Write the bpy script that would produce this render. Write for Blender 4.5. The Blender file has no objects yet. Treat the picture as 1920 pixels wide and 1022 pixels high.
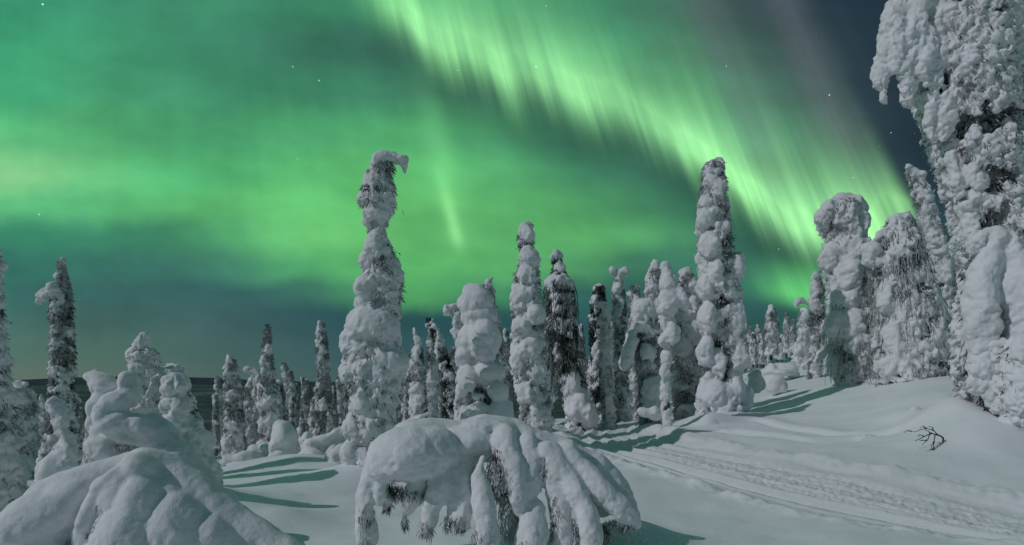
import bpy, bmesh, math, random
import numpy as np
from mathutils import Vector, Matrix

SC = bpy.context.scene
COL = SC.collection
R = math.radians
random.seed(7)

# ------------------------------------------------------------------ camera
F, CZ, HOR = 1144.0, 1.6, 712.0          # focal length in photo pixels, eye height, horizon row
cd = bpy.data.cameras.new('camera')
cam = bpy.data.objects.new('camera', cd)
COL.objects.link(cam)
cam.location = (0, 0, CZ)
cam.rotation_euler = (R(90), 0, 0)
cd.sensor_width = 36
cd.lens = F / 1920 * 36
cd.shift_y = (HOR - 511) / 1920
cd.clip_start = 0.1
cd.clip_end = 60000
SC.camera = cam
SC.view_settings.view_transform = 'Standard'
SC.view_settings.look = 'None'
SC.view_settings.exposure = 0
SC.view_settings.gamma = 1

# ------------------------------------------------------------------ moon
MOON_EL, MOON_AZ = 37.0, 68.0            # light travels forward and to the right by MOON_AZ
ld = bpy.data.lights.new('moon', 'SUN')
moon = bpy.data.objects.new('moon', ld)
COL.objects.link(moon)
ld.energy = 1.24
ld.angle = R(0.5)
ld.color = (0.95, 0.92, 1.0)
trav = Vector((math.sin(R(MOON_AZ)) * math.cos(R(MOON_EL)), math.cos(R(MOON_AZ)) * math.cos(R(MOON_EL)), -math.sin(R(MOON_EL))))
moon.rotation_euler = trav.to_track_quat('-Z', 'Y').to_euler()


def lin(c):
    return tuple(((v / 255) / 12.92 if v / 255 <= 0.04045 else ((v / 255 + 0.055) / 1.055) ** 2.4) for v in c)


# ------------------------------------------------------------------ night sky with aurora (world nodes over the direction)
W = bpy.data.worlds.new('World')
SC.world = W
W.use_nodes = True
nt = W.node_tree
nt.nodes.clear()


class NB:
    """tiny expression builder for node trees"""
    def __init__(s, tree): s.t = tree
    def new(s, k, **kw):
        n = s.t.nodes.new(k)
        for a, b in kw.items(): setattr(n, a, b)
        return n
    def put(s, sock, v):
        if hasattr(v, 'links'): s.t.links.new(v, sock)
        else: sock.default_value = v
    def m(s, op, a, b=0.0, c=0.0, clamp=False):
        n = s.new('ShaderNodeMath', operation=op, use_clamp=clamp)
        s.put(n.inputs[0], a); s.put(n.inputs[1], b)
        if op in ('MULTIPLY_ADD', 'SMOOTH_MAX', 'SMOOTH_MIN'): s.put(n.inputs[2], c)
        return n.outputs[0]
    def add(s, a, b): return s.m('ADD', a, b)
    def sub(s, a, b): return s.m('SUBTRACT', a, b)
    def mul(s, a, b): return s.m('MULTIPLY', a, b)
    def div(s, a, b): return s.m('DIVIDE', a, b)
    def ss(s, v, lo, hi, a=0.0, b=1.0):
        n = s.new('ShaderNodeMapRange', interpolation_type='SMOOTHSTEP')
        s.put(n.inputs[0], v)
        for k, q in enumerate((lo, hi, a, b)): s.put(n.inputs[k + 1], q)
        return n.outputs[0]
    def gauss(s, v, c, sig):
        d = s.div(s.sub(v, c), sig)
        return s.m('EXPONENT', s.mul(s.mul(d, d), -1.0))
    def xyz(s, x, y, z):
        n = s.new('ShaderNodeCombineXYZ')
        for k, q in enumerate((x, y, z)): s.put(n.inputs[k], q)
        return n.outputs[0]
    def noise(s, vec, scale, detail=2.0, rough=0.5, dim='3D'):
        n = s.new('ShaderNodeTexNoise', noise_dimensions=dim)
        s.put(n.inputs['Vector'], vec)
        n.inputs['Scale'].default_value = scale
        n.inputs['Detail'].default_value = detail
        n.inputs['Roughness'].default_value = rough
        return n.outputs['Fac']
    def curve(s, v, pts):
        """piecewise value curve via a grey colour ramp; pts [(pos, val)] with val in 0..1"""
        n = s.new('ShaderNodeValToRGB')
        e = n.color_ramp.elements
        n.color_ramp.interpolation = 'B_SPLINE' if False else 'EASE'
        n.color_ramp.interpolation = 'LINEAR'
        while len(e) < len(pts): e.new(1.0)
        for el, (p, q) in zip(e, pts):
            el.position = p; el.color = (q, q, q, 1)
        s.put(n.inputs[0], v)
        return n.outputs[0]
    def ramp(s, v, stops, interp='B_SPLINE'):
        n = s.new('ShaderNodeValToRGB')
        e = n.color_ramp.elements
        n.color_ramp.interpolation = interp
        while len(e) < len(stops): e.new(1.0)
        for el, (p, c) in zip(e, stops):
            el.position = p; el.color = (*c, 1)
        s.put(n.inputs[0], v)
        return n.outputs[0]
    def mix(s, f, a, b, mode='MIX'):
        n = s.new('ShaderNodeMix', data_type='RGBA', blend_type=mode)
        s.put(n.inputs[0], f)
        for sock, v in ((n.inputs[6], a), (n.inputs[7], b)):
            if isinstance(v, tuple) and len(v) == 3: v = (*v, 1)
            s.put(sock, v)
        return n.outputs[2]
    def scalec(s, col, f):
        n = s.new('ShaderNodeVectorMath', operation='SCALE')
        s.put(n.inputs[0], col); s.put(n.inputs['Scale'], f)
        return n.outputs[0]
    def addc(s, a, b):
        n = s.new('ShaderNodeVectorMath', operation='ADD')
        s.put(n.inputs[0], a); s.put(n.inputs[1], b)
        return n.outputs[0]


b = NB(nt)
tc = b.new('ShaderNodeTexCoord')
sep = b.new('ShaderNodeSeparateXYZ')
nt.links.new(tc.outputs['Generated'], sep.inputs[0])
dx, dy, dz = sep.outputs
yy = b.m('MAXIMUM', dy, 0.15)
AX = b.add(b.mul(b.div(dx, yy), F), 960.0)          # horizontal angle measure of the sky direction
AY = b.sub(HOR, b.mul(b.div(dz, yy), F))             # vertical angle measure
# rays of the aurora converge towards the magnetic zenith
RAY = b.add(b.div(b.mul(b.sub(AX, 100.0), 3380.0), b.m('MAXIMUM', b.add(AY, 2980.0), 300.0)), 100.0)
st1 = b.noise(b.xyz(b.mul(RAY, 0.010), b.mul(AY, 0.0007), 0.0), 1.0, 3.0, 0.55)
st2 = b.noise(b.xyz(b.mul(RAY, 0.032), b.mul(AY, 0.0016), 4.0), 1.0, 2.0, 0.5)
st3 = b.noise(b.xyz(b.mul(RAY, 0.09), b.mul(AY, 0.002), 9.0), 1.0, 2.0, 0.6)
cl1 = b.noise(b.xyz(b.add(b.mul(AX, 0.0040), b.mul(AY, 0.0030)), b.sub(b.mul(AY, 0.0085), b.mul(AX, 0.0022)), 2.0), 1.0, 4.0, 0.5)
cl2 = b.noise(b.xyz(b.mul(AX, 0.0075), b.mul(AY, 0.0075), 7.0), 1.0, 3.0, 0.5)
X0, XW = -400.0, 2800.0
wob = b.add(AX, b.add(b.mul(b.sub(st1, 0.5), 130.0), b.mul(b.sub(cl2, 0.5), 60.0)))
wx = b.div(b.sub(wob, X0), XW)
wy = b.add(AY, b.add(b.mul(b.sub(cl2, 0.5), 60.0), b.add(b.mul(b.sub(st1, 0.5), 36.0), b.mul(b.sub(st2, 0.5), 10.0))))
ROWS = [
    (-420, [(-200, (44, 120, 98)), (400, (50, 120, 98)), (900, (54, 130, 100)), (1200, (50, 110, 95)), (1500, (50, 70, 80)), (1800, (37, 53, 66))]),
    (0, [(0, (56, 160, 116)), (200, (62, 154, 113)), (350, (64, 150, 110)), (500, (60, 142, 105)), (640, (62, 145, 104)), (900, (60, 150, 105)), (1100, (60, 142, 105)), (1230, (62, 118, 98)), (1330, (64, 92, 90)), (1420, (60, 80, 85)), (1520, (46, 66, 76)), (1600, (36, 54, 68)), (1700, (38, 54, 66)), (1920, (36, 51, 64))]),
    (90, [(0, (64, 178, 122)), (150, (67, 170, 118)), (300, (65, 155, 112)), (430, (60, 138, 105)), (550, (60, 130, 100)), (700, (56, 115, 95)), (850, (54, 112, 94)), (980, (58, 130, 100)), (1100, (62, 150, 106)), (1200, (62, 140, 104)), (1320, (66, 112, 98)), (1430, (66, 90, 90)), (1540, (54, 74, 80)), (1620, (38, 57, 69)), (1720, (38, 54, 66)), (1920, (36, 51, 64))]),
    (170, [(0, (66, 180, 122)), (150, (70, 172, 118)), (300, (68, 158, 112)), (450, (62, 145, 105)), (600, (62, 142, 103)), (750, (64, 138, 102)), (880, (58, 118, 96)), (1000, (52, 105, 92)), (1120, (54, 112, 95)), (1250, (62, 140, 104)), (1350, (62, 128, 100)), (1430, (64, 100, 92)), (1530, (62, 84, 88)), (1610, (46, 66, 76)), (1700, (38, 54, 66)), (1920, (36, 51, 64))]),
    (250, [(-50, (96, 205, 130)), (100, (90, 198, 125)), (250, (80, 182, 118)), (400, (72, 168, 112)), (550, (76, 174, 112)), (700, (82, 182, 113)), (820, (80, 178, 111)), (950, (68, 146, 104)), (1060, (58, 122, 98)), (1180, (54, 110, 95)), (1300, (58, 122, 98)), (1420, (64, 130, 102)), (1520, (64, 98, 94)), (1600, (58, 78, 84)), (1670, (40, 60, 72)), (1760, (38, 54, 66)), (1920, (36, 51, 64))]),
    (325, [(-60, (140, 225, 150)), (40, (132, 222, 146)), (130, (116, 214, 136)), (230, (92, 202, 124)), (350, (80, 190, 118)), (480, (84, 192, 117)), (620, (94, 200, 116)), (780, (94, 200, 115)), (900, (86, 186, 112)), (1020, (72, 156, 105)), (1140, (62, 132, 100)), (1260, (56, 114, 96)), (1380, (52, 105, 92)), (1500, (56, 110, 94)), (1620, (58, 96, 90)), (1700, (38, 60, 70)), (1780, (38, 54, 66)), (1920, (36, 51, 64))]),
    (385, [(-60, (92, 196, 126)), (60, (90, 194, 124)), (180, (86, 190, 120)), (300, (94, 202, 120)), (450, (94, 200, 117)), (620, (98, 206, 116)), (760, (102, 208, 116)), (880, (94, 196, 112)), (1000, (86, 180, 108)), (1120, (80, 168, 105)), (1240, (64, 135, 99)), (1340, (54, 112, 93)), (1460, (48, 98, 89)), (1580, (48, 96, 88)), (1700, (38, 62, 72)), (1920, (36, 51, 64))]),
    (440, [(-50, (58, 146, 108)), (120, (58, 142, 108)), (260, (62, 142, 107)), (350, (70, 156, 109)), (450, (86, 184, 114)), (560, (104, 208, 118)), (680, (104, 208, 117)), (800, (96, 196, 112)), (950, (88, 182, 107)), (1080, (90, 186, 107)), (1200, (84, 172, 105)), (1310, (64, 136, 98)), (1410, (50, 104, 92)), (1520, (48, 96, 88)), (1700, (40, 72, 78)), (1920, (37, 53, 66))]),
    (500, [(-50, (54, 128, 106)), (150, (55, 120, 103)), (320, (58, 120, 103)), (430, (62, 132, 104)), (540, (76, 166, 110)), (650, (90, 192, 111)), (780, (90, 190, 107)), (900, (90, 186, 105)), (1020, (84, 172, 104)), (1140, (66, 136, 97)), (1300, (56, 118, 94)), (1440, (50, 104, 91)), (1560, (50, 102, 90)), (1750, (42, 80, 82)), (1920, (36, 60, 72))]),
    (550, [(-50, (56, 116, 103)), (200, (56, 109, 100)), (400, (54, 103, 98)), (520, (52, 102, 95)), (620, (62, 132, 100)), (720, (80, 172, 104)), (840, (82, 178, 102)), (930, (64, 140, 97)), (1030, (48, 104, 92)), (1200, (46, 98, 90)), (1350, (48, 106, 92)), (1450, (52, 112, 93)), (1560, (50, 104, 90)), (1750, (44, 88, 85)), (1920, (38, 68, 76))]),
    (600, [(-50, (66, 116, 103)), (200, (66, 111, 101)), (420, (60, 103, 98)), (600, (48, 86, 92)), (760, (44, 88, 92)), (950, (42, 86, 90)), (1150, (42, 88, 90)), (1400, (46, 96, 90)), (1700, (44, 88, 86)), (1920, (40, 76, 80))]),
    (660, [(-50, (76, 120, 105)), (150, (78, 118, 103)), (320, (72, 111, 100)), (520, (60, 99, 96)), (720, (50, 92, 94)), (1000, (45, 88, 90)), (1400, (46, 90, 90)), (1920, (44, 80, 84))]),
    (712, [(-50, (92, 122, 106)), (120, (93, 120, 104)), (320, (82, 113, 101)), (560, (66, 100, 96)), (760, (56, 94, 94)), (1100, (48, 90, 91)), (1920, (46, 84, 86))]),
]
cur = None
prev = None
for yk, stops in ROWS:
    c = b.ramp(wx, [((x - X0) / XW, tuple(v * k for v, k in zip(lin(col), (1.19, 1.0, 1.10) if col[1] > 90 else (1, 1, 1)))) for x, col in stops])
    if cur is None: cur = c
    else: cur = b.mix(b.ss(wy, float(prev), float(yk)), cur, c)
    prev = yk
# soft streaks and drifting veils inside the glow
mod = b.add(1.0, b.add(b.mul(b.sub(st1, 0.5), 0.22), b.add(b.mul(b.sub(st2, 0.5), 0.08), b.mul(b.sub(cl1, 0.5), 0.95))))
upper = b.ss(AY, 690.0, 540.0)
mod = b.add(1.0, b.mul(b.sub(mod, 1.0), b.add(0.35, b.mul(upper, 0.65))))
sky = b.scalec(cur, b.mul(mod, 0.86))

# the main curtain: a sharp lower hem, fading upwards along the rays
HEM = [(640, -30), (740, 12), (830, 90), (880, 92), (940, 130), (1000, 142), (1060, 168), (1140, 186), (1220, 232), (1290, 278), (1340, 312), (1400, 368), (1480, 418), (1540, 430), (1620, 440), (1690, 410), (1730, 400)]
INT = [0.0, 0.50, 0.62, 0.55, 0.66, 0.66, 0.62, 0.52, 0.55, 0.66, 0.90, 1.2, 0.75, 1.1, 1.0, 0.72, 0.0]
HGT = [30, 65, 85, 85, 80, 78, 74, 70, 66, 66, 74, 88, 78, 80, 68, 52, 40]
rr = [100 + (x - 100) * 3380 / (y + 2980) for x, y in HEM]
rw = b.add(RAY, b.mul(b.sub(cl2, 0.5), 24.0))
rp = b.div(b.sub(rw, 600.0), 1300.0)
pos = [(r - 600) / 1300 for r in rr]
hem = b.add(b.mul(b.ramp(rp, [(p, ((h[1] + 60) / 600,) * 3) for p, h in zip(pos, HEM)], 'EASE'), 600.0), -60.0)
inten = b.ramp(rp, [(p, (q,) * 3) for p, q in zip(pos, INT)], 'EASE')
hgt = b.mul(b.ramp(rp, [(p, (q / 300,) * 3) for p, q in zip(pos, HGT)], 'EASE'), 300.0)
hem = b.add(hem, b.add(b.mul(b.sub(st2, 0.5), 50.0), b.mul(b.sub(st3, 0.5), 6.0)))
sdist = b.sub(hem, AY)
below = b.m('EXPONENT', b.mul(b.m('POWER', b.m('ABSOLUTE', b.div(b.m('MINIMUM', sdist, 0.0), 46.0)), 1.5), -1.0))
above = b.m('EXPONENT', b.mul(b.div(b.m('MAXIMUM', b.sub(sdist, 36.0), 0.0), hgt), -1.0))
ray = b.add(-0.10, b.add(b.mul(st2, 0.85), b.add(b.mul(st3, 0.30), b.mul(st1, 1.05))))
ray = b.m('POWER', b.m('MAXIMUM', ray, 0.0), 1.5)
band = b.mul(b.mul(inten, b.mul(below, above)), ray)
veil = b.mul(b.mul(inten, b.mul(below, b.m('EXPONENT', b.mul(b.div(b.m('MAXIMUM', sdist, 0.0), b.mul(hgt, 2.3)), -1.0)))), 0.05)
gap = b.mul(b.gauss(sdist, -85.0, 75.0), b.m('MINIMUM', b.mul(inten, 0.5), 0.30))
sky = b.scalec(sky, b.sub(1.0, gap))
sky = b.addc(sky, b.scalec((0.37, 0.88, 0.31), band))
sky = b.addc(sky, b.scalec((0.06, 0.75, 0.22), veil))
# the lone bright ray in the middle and the patch low on the right
lone = b.mul(b.gauss(b.add(RAY, b.mul(b.sub(AY, 440.0), -0.04)), 846.0, 12.0), b.mul(b.ss(AY, 290.0, 440.0), b.ss(AY, 490.0, 430.0)))
sky = b.addc(sky, b.scalec((0.16, 0.32, 0.14), b.mul(lone, 0.8)))
lone2 = b.mul(b.gauss(RAY, 850.0, 30.0), b.mul(b.ss(AY, 60.0, 300.0), b.ss(AY, 500.0, 400.0)))
sky = b.addc(sky, b.scalec((0.05, 0.14, 0.05), b.mul(lone2, 0.75)))
pd = b.add(AY, b.mul(b.sub(AX, 1500.0), -0.22))
patch = b.mul(b.gauss(AX, 1508.0, 72.0), b.mul(b.ss(pd, 470.0, 556.0), b.ss(pd, 592.0, 550.0)))
sky = b.addc(sky, b.scalec((0.13, 0.62, 0.13), b.mul(patch, b.add(0.4, b.mul(st2, 0.9)))))
# faint violet rays high on the right
vio = b.add(b.mul(b.gauss(RAY, 1478.0, 46.0), 0.7), b.mul(b.gauss(RAY, 1652.0, 42.0), 0.9))
vio = b.mul(vio, b.mul(b.ss(AY, 430.0, 200.0), b.add(0.5, st2)))
sky = b.addc(sky, b.scalec((0.044, 0.036, 0.046), vio))
# stars
nv = b.new('ShaderNodeTexVoronoi', feature='F1', voronoi_dimensions='3D')
nt.links.new(tc.outputs['Generated'], nv.inputs['Vector'])
nv.inputs['Scale'].default_value = 26.0
sc_ = b.new('ShaderNodeSeparateColor')
nt.links.new(nv.outputs['Color'], sc_.inputs[0])
star = b.mul(b.ss(nv.outputs['Distance'], 0.026, 0.010), b.m('POWER', sc_.outputs[0], 4.0))
nv2 = b.new('ShaderNodeTexVoronoi', feature='F1', voronoi_dimensions='3D')
nt.links.new(tc.outputs['Generated'], nv2.inputs['Vector'])
nv2.inputs['Scale'].default_value = 55.0
sc3_ = b.new('ShaderNodeSeparateColor')
nt.links.new(nv2.outputs['Color'], sc3_.inputs[0])
star = b.add(b.mul(star, 0.7), b.mul(b.mul(b.ss(nv2.outputs['Distance'], 0.048, 0.015), b.m('POWER', sc3_.outputs[0], 6.0)), 0.22))
sky = b.addc(sky, b.scalec((0.8, 0.9, 1.0), b.mul(star, b.ss(AY, 700.0, 500.0))))
for sx, sy, rad, br in ((80, 8, 1.9, 1.2), (1555, 178, 1.8, 1.0), (1005, 125, 1.9, 0.9), (598, 151, 1.9, 0.8), (549, 125, 1.7, 0.7), (1362, 124, 1.7, 0.6), (1600, 333, 1.6, 0.6), (1905, 107, 1.8, 0.7), (1460, 467, 1.7, 0.6), (73, 402, 1.7, 0.6), (1024, 11, 1.5, .6), (858, 132, 1.5, .5)):
    v = Vector(((sx - 960) / F, 1.0, (HOR - sy) / F)).normalized()
    dn = b.new('ShaderNodeVectorMath', operation='DISTANCE')
    nt.links.new(tc.outputs['Generated'], dn.inputs[0])
    dn.inputs[1].default_value = v
    sky = b.addc(sky, b.scalec((0.85, 0.92, 1.0), b.mul(b.ss(dn.outputs['Value'], rad * 0.78 / F, rad * 0.2 / F), br * 0.8)))
# behind the camera and overhead the glow thins out to night sky
back = lin((44, 80, 82))
sky = b.mix(b.ss(dy, 0.16, 0.46), back, sky)
bg = b.new('ShaderNodeBackground')
nt.links.new(sky, bg.inputs[0])
bg.inputs[1].default_value = 1.0
nish = b.new('ShaderNodeTexSky', sky_type='NISHITA')
nish.sun_disc = False
nish.sun_elevation = R(MOON_EL)
nish.sun_rotation = R(180 + MOON_AZ)
bg2 = b.new('ShaderNodeBackground')
nt.links.new(nish.outputs[0], bg2.inputs[0])
bg2.inputs[1].default_value = 0.0008     # moonlit air: the day sky, thousands of times fainter
ad = b.new('ShaderNodeAddShader')
nt.links.new(bg.outputs[0], ad.inputs[0]); nt.links.new(bg2.outputs[0], ad.inputs[1])
wo = b.new('ShaderNodeOutputWorld')
nt.links.new(ad.outputs[0], wo.inputs[0])
W.cycles.sampling_method = 'MANUAL'
W.cycles.sample_map_resolution = 512


# ------------------------------------------------------------------ helpers
def P(px, py, D):
    return np.array([(px - 960) / F * D, D, CZ - (py - HOR) / F * D])


def hash3(i, j, k, s):
    h = (i * 374761393 + j * 668265263 + k * 2147483647 + s * 1274126177) & 0xFFFFFFFF
    h = ((h ^ (h >> 13)) * 1274126177) & 0xFFFFFFFF
    h = ((h ^ (h >> 16)) * 2246822519) & 0xFFFFFFFF
    return ((h ^ (h >> 15)) & 0xFFFF) / 65535.0


def vnoise(p, s=0):
    """value noise in -1..1, p (n,3)"""
    f = np.floor(p); i = f.astype(np.int64); t = p - f
    t = t * t * t * (t * (t * 6 - 15) + 10)
    out = np.zeros(len(p))
    for a in (0, 1):
        wa = t[:, 0] if a else 1 - t[:, 0]
        for c in (0, 1):
            wc = t[:, 1] if c else 1 - t[:, 1]
            for e in (0, 1):
                we = t[:, 2] if e else 1 - t[:, 2]
                out += wa * wc * we * hash3(i[:, 0] + a, i[:, 1] + c, i[:, 2] + e, s)
    return out * 2 - 1


def fbm(p, octv=3, s=0, gain=0.5):
    o = np.zeros(len(p)); a = 1.0; q = np.asarray(p, float)
    for k in range(octv):
        o += a * vnoise(q, s + k * 17); q = q * 2.03 + 11.7; a *= gain
    return o


def smooth01(x):
    x = np.clip(x, 0, 1)
    return x * x * (3 - 2 * x)


def make_mesh(name, V, Fc, smooth=True):
    """Fc: (n,3) or (n,4) array"""
    V = np.ascontiguousarray(V, np.float32); Fc = np.ascontiguousarray(Fc, np.int32)
    me = bpy.data.meshes.new(name)
    n, k = Fc.shape
    me.vertices.add(len(V)); me.vertices.foreach_set('co', V.ravel())
    me.loops.add(n * k); me.loops.foreach_set('vertex_index', Fc.ravel())
    me.polygons.add(n)
    me.polygons.foreach_set('loop_start', np.arange(0, n * k, k, dtype=np.int32))
    me.polygons.foreach_set('loop_total', np.full(n, k, np.int32))
    me.polygons.foreach_set('use_smooth', np.full(n, smooth))
    me.update(calc_edges=True)
    return me


def link(name, me, mat, parent=None):
    me.materials.clear(); me.materials.append(mat)
    o = bpy.data.objects.new(name, me)
    COL.objects.link(o)
    if parent is not None:
        o.parent = parent
    return o


def tag(o, label, cat, group=None):
    o['label'] = label; o['category'] = cat
    if group: o['group'] = group


def structure(o, kind='structure'):
    o['kind'] = kind


_bm = bmesh.new(); bmesh.ops.create_icosphere(_bm, subdivisions=3, radius=1.0)
_bm.verts.ensure_lookup_table()
ICO_V = np.array([v.co[:] for v in _bm.verts]); ICO_F = np.array([[v.index for v in f.verts] for f in _bm.faces]); _bm.free()
_bm = bmesh.new(); bmesh.ops.create_icosphere(_bm, subdivisions=2, radius=1.0)
_bm.verts.ensure_lookup_table()
ICO_V2 = np.array([v.co[:] for v in _bm.verts]); ICO_F2 = np.array([[v.index for v in f.verts] for f in _bm.faces]); _bm.free()


class Blobs:
    def __init__(s): s.V = []; s.n = 0; s.F = []
    def add(s, c, r, M=None, flat=0.0):
        v = ICO_V.copy()
        if flat:                                   # flatten the underside of a snow pillow
            lo = v[:, 2] < 0
            v[lo, 2] *= (1 - flat)
        v = v * np.asarray(r, float)
        if M is not None: v = v @ M.T
        s.V.append(v + np.asarray(c, float)); s.F.append(ICO_F + s.n); s.n += len(v)
    def small(s, c, r):
        s.V.append(ICO_V2 * r + c); s.F.append(ICO_F2 + s.n); s.n += len(ICO_V2)
    def lump(s, c, a, fi, e, rng, flat=0.25, drape=0.55, crumbs=6):
        out = np.array([math.sin(fi), -math.cos(fi), 0.0]); side = np.array([math.cos(fi), math.sin(fi), 0.0])
        tilt = rng.uniform(-0.5, 0.1)
        M = rotz(fi) @ np.array([[1, 0, 0], [0, math.cos(tilt), -math.sin(tilt)], [0, math.sin(tilt), math.cos(tilt)]]) @ roty(rng.uniform(-0.35, 0.35))
        if rng.random() < drape:                   # a loaded branch hanging down the flank
            n = 4; lean = rng.uniform(-0.25, 0.25)
            for k in range(n):
                t = k / (n - 1)
                r = a * (0.62, 0.80, 0.66, 0.36)[k] * rng.uniform(0.88, 1.12)
                p = c + out * a * (-0.45 + 0.55 * t ** 0.8) + side * a * (lean * t * 1.6 + rng.uniform(-0.1, 0.1)) + np.array([0, 0, a * e * (0.55 - 1.35 * t)])
                s.add(p, (r, r * 0.9, r * rng.uniform(1.0, 1.35)), M)
        else:                                      # a pillow, flat below
            s.add(c, (a * rng.uniform(0.9, 1.25), a * rng.uniform(0.75, 1.0), a * rng.uniform(0.7, 1.0) * (0.5 + 0.5 * e)), M, 0.2 + flat * rng.uniform(0, 1))
        for k in range(rng.integers(crumbs // 2, crumbs + 1)):
            q = rng.normal(size=3) + out * 0.6; q[2] = q[2] * 0.8 - 0.45; q /= np.linalg.norm(q)
            s.small(c + q * a * np.array([0.85, 0.85, 0.9 * e]) * rng.uniform(0.8, 1.05), np.array([1, 1, rng.uniform(1, 1.5)]) * a * rng.uniform(0.14, 0.34))
    def chain(s, pts, step=0.45, squash=1.0):
        """pts: [(pos3, r)], a swept run of balls along a smooth curve"""
        ps = np.array([np.append(p, r) for p, r in pts])
        for a in range(len(ps) - 1):
            p0 = ps[max(a - 1, 0)]; p1 = ps[a]; p2 = ps[a + 1]; p3 = ps[min(a + 2, len(ps) - 1)]
            L = np.linalg.norm(p2[:3] - p1[:3]); n = max(2, int(L / (step * min(p1[3], p2[3])) + 1))
            for q in range(n + (a == len(ps) - 2)):
                t = q / n
                p = 0.5 * ((2 * p1) + (-p0 + p2) * t + (2 * p0 - 5 * p1 + 4 * p2 - p3) * t * t + (-p0 + 3 * p1 - 3 * p2 + p3) * t ** 3)
                r = max(p[3], 0.02)
                s.add(p[:3], (r, r * squash, r))
    def build(s, name, vox, smooth=3, seed=0, rough=0.02, fine=0.6, top=0.35, mat=None, parent=None, origin=None, warp=0.75, wscale=1.0, crack=1.0):
        """voxel-union of all the lumps, softened, then roughened more on flanks and undersides than on top"""
        V = np.concatenate(s.V); Fc = np.concatenate(s.F)
        if origin is not None: V = V - origin
        ws = max(vox * 9, 0.16) * wscale; wa = warp * ws * 0.42
        V = V + np.stack([fbm(V / ws, 2, seed + 101), fbm(V / ws, 2, seed + 202), fbm(V / ws, 2, seed + 303) * 0.8], 1) * wa
        me = make_mesh('tmp', V, Fc)
        o = bpy.data.objects.new('tmp', me)
        md = o.modifiers.new('r', 'REMESH'); md.mode = 'VOXEL'; md.voxel_size = vox
        if smooth:
            ms = o.modifiers.new('s', 'SMOOTH'); ms.factor = 0.5; ms.iterations = smooth
        TMP.objects.link(o)
        dg = bpy.context.evaluated_depsgraph_get()
        out = bpy.data.meshes.new_from_object(o.evaluated_get(dg))
        bpy.data.objects.remove(o); bpy.data.meshes.remove(me)
        n = len(out.vertices)
        co = np.empty(n * 3, np.float32); out.vertices.foreach_get('co', co); co = co.reshape(-1, 3).astype(float)
        no = np.empty(n * 3, np.float32); out.vertices.foreach_get('normal', no); no = no.reshape(-1, 3).astype(float)
        amp = rough * (top + (1 - top) * smooth01((0.75 - no[:, 2]) / 1.1))
        d = fbm(co / 0.26, 2, seed) * 1.1 * rough * 0.9 + amp * (fbm(co / 0.085, 2, seed + 5) * 0.9 + fine * fbm(co / (vox * 2.4), 1, seed + 9))
        g1 = np.exp(-(vnoise(co / np.array([vox * 6.5, vox * 6.5, vox * 9.5]), seed + 31) / 0.13) ** 2)
        d = d - crack * g1 * rough * 1.5 * smooth01((0.85 - no[:, 2]) / 0.6)
        co = co + no * d[:, None]
        out.vertices.foreach_set('co', co.astype(np.float32).ravel())
        out.polygons.foreach_set('use_smooth', np.ones(len(out.polygons), bool))
        out.update(); out.name = name
        return link(name, out, mat or SNOW, parent)


TMP = bpy.data.collections.new('workbench')
COL.children.link(TMP)


class Blades:
    """needle sprays: many thin leaf-like triangles"""
    def __init__(s): s.V = []; s.F = []; s.n = 0
    def add(s, base, dirn, L, w, rng):
        n = len(base)
        dirn = dirn / (np.linalg.norm(dirn, axis=1, keepdims=True) + 1e-9)
        side = np.cross(dirn, rng.normal(size=(n, 3)))
        side /= (np.linalg.norm(side, axis=1, keepdims=True) + 1e-9)
        L = np.asarray(L).reshape(-1, 1); w = np.asarray(w).reshape(-1, 1)
        a = base - side * w * 0.5; c = base + side * w * 0.5; m = base + dirn * L * 0.55 + side * w * 0.75
        t = base + dirn * L
        s.V.append(np.stack([a, c, m, t], 1).reshape(-1, 3))
        k = np.arange(n) * 4 + s.n
        s.F.append(np.stack([k, k + 1, k + 2], 1)); s.F.append(np.stack([k, k + 2, k + 3], 1))
        s.n += 4 * n
    def tris(s, V, Fc):
        s.V.append(V); s.F.append(Fc + s.n); s.n += len(V)
    def build(s, name, mat, parent=None, origin=None):
        V = np.concatenate(s.V)
        if origin is not None: V = V - origin
        return link(name, make_mesh(name, V, np.concatenate(s.F), False), mat, parent)


def tube(pts, rad, sides=6):
    pts = np.asarray(pts, float); n = len(pts)
    V = []; Fc = []
    for i in range(n):
        t = pts[min(i + 1, n - 1)] - pts[max(i - 1, 0)]; t = t / (np.linalg.norm(t) + 1e-9)
        u = np.cross(t, [0.3, 0.9, 0.1] if abs(t[2]) > 0.5 else [0, 0, 1]); u /= np.linalg.norm(u) + 1e-9
        w = np.cross(t, u)
        for k in range(sides):
            a = 2 * math.pi * k / sides
            V.append(pts[i] + rad[i] * (math.cos(a) * u + math.sin(a) * w))
    for i in range(n - 1):
        for k in range(sides):
            k2 = (k + 1) % sides
            q = [i * sides + k, i * sides + k2, (i + 1) * sides + k2, (i + 1) * sides + k]
            Fc.append([q[0], q[1], q[2]]); Fc.append([q[0], q[2], q[3]])
    c = len(V); V.append(pts[-1]); base = (n - 1) * sides
    for k in range(sides): Fc.append([base + k, base + (k + 1) % sides, c])
    return np.array(V), np.array(Fc)


# ------------------------------------------------------------------ materials
def material(name):
    m = bpy.data.materials.new(name); m.use_nodes = True
    t = m.node_tree
    return m, NB(t), t.nodes['Principled BSDF'], t


def bump(nb, t, bsdf, h, strength, dist):
    bn = nb.new('ShaderNodeBump'); bn.inputs['Strength'].default_value = strength; bn.inputs['Distance'].default_value = dist
    t.links.new(h, bn.inputs['Height']); t.links.new(bn.outputs[0], bsdf.inputs['Normal'])


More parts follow.
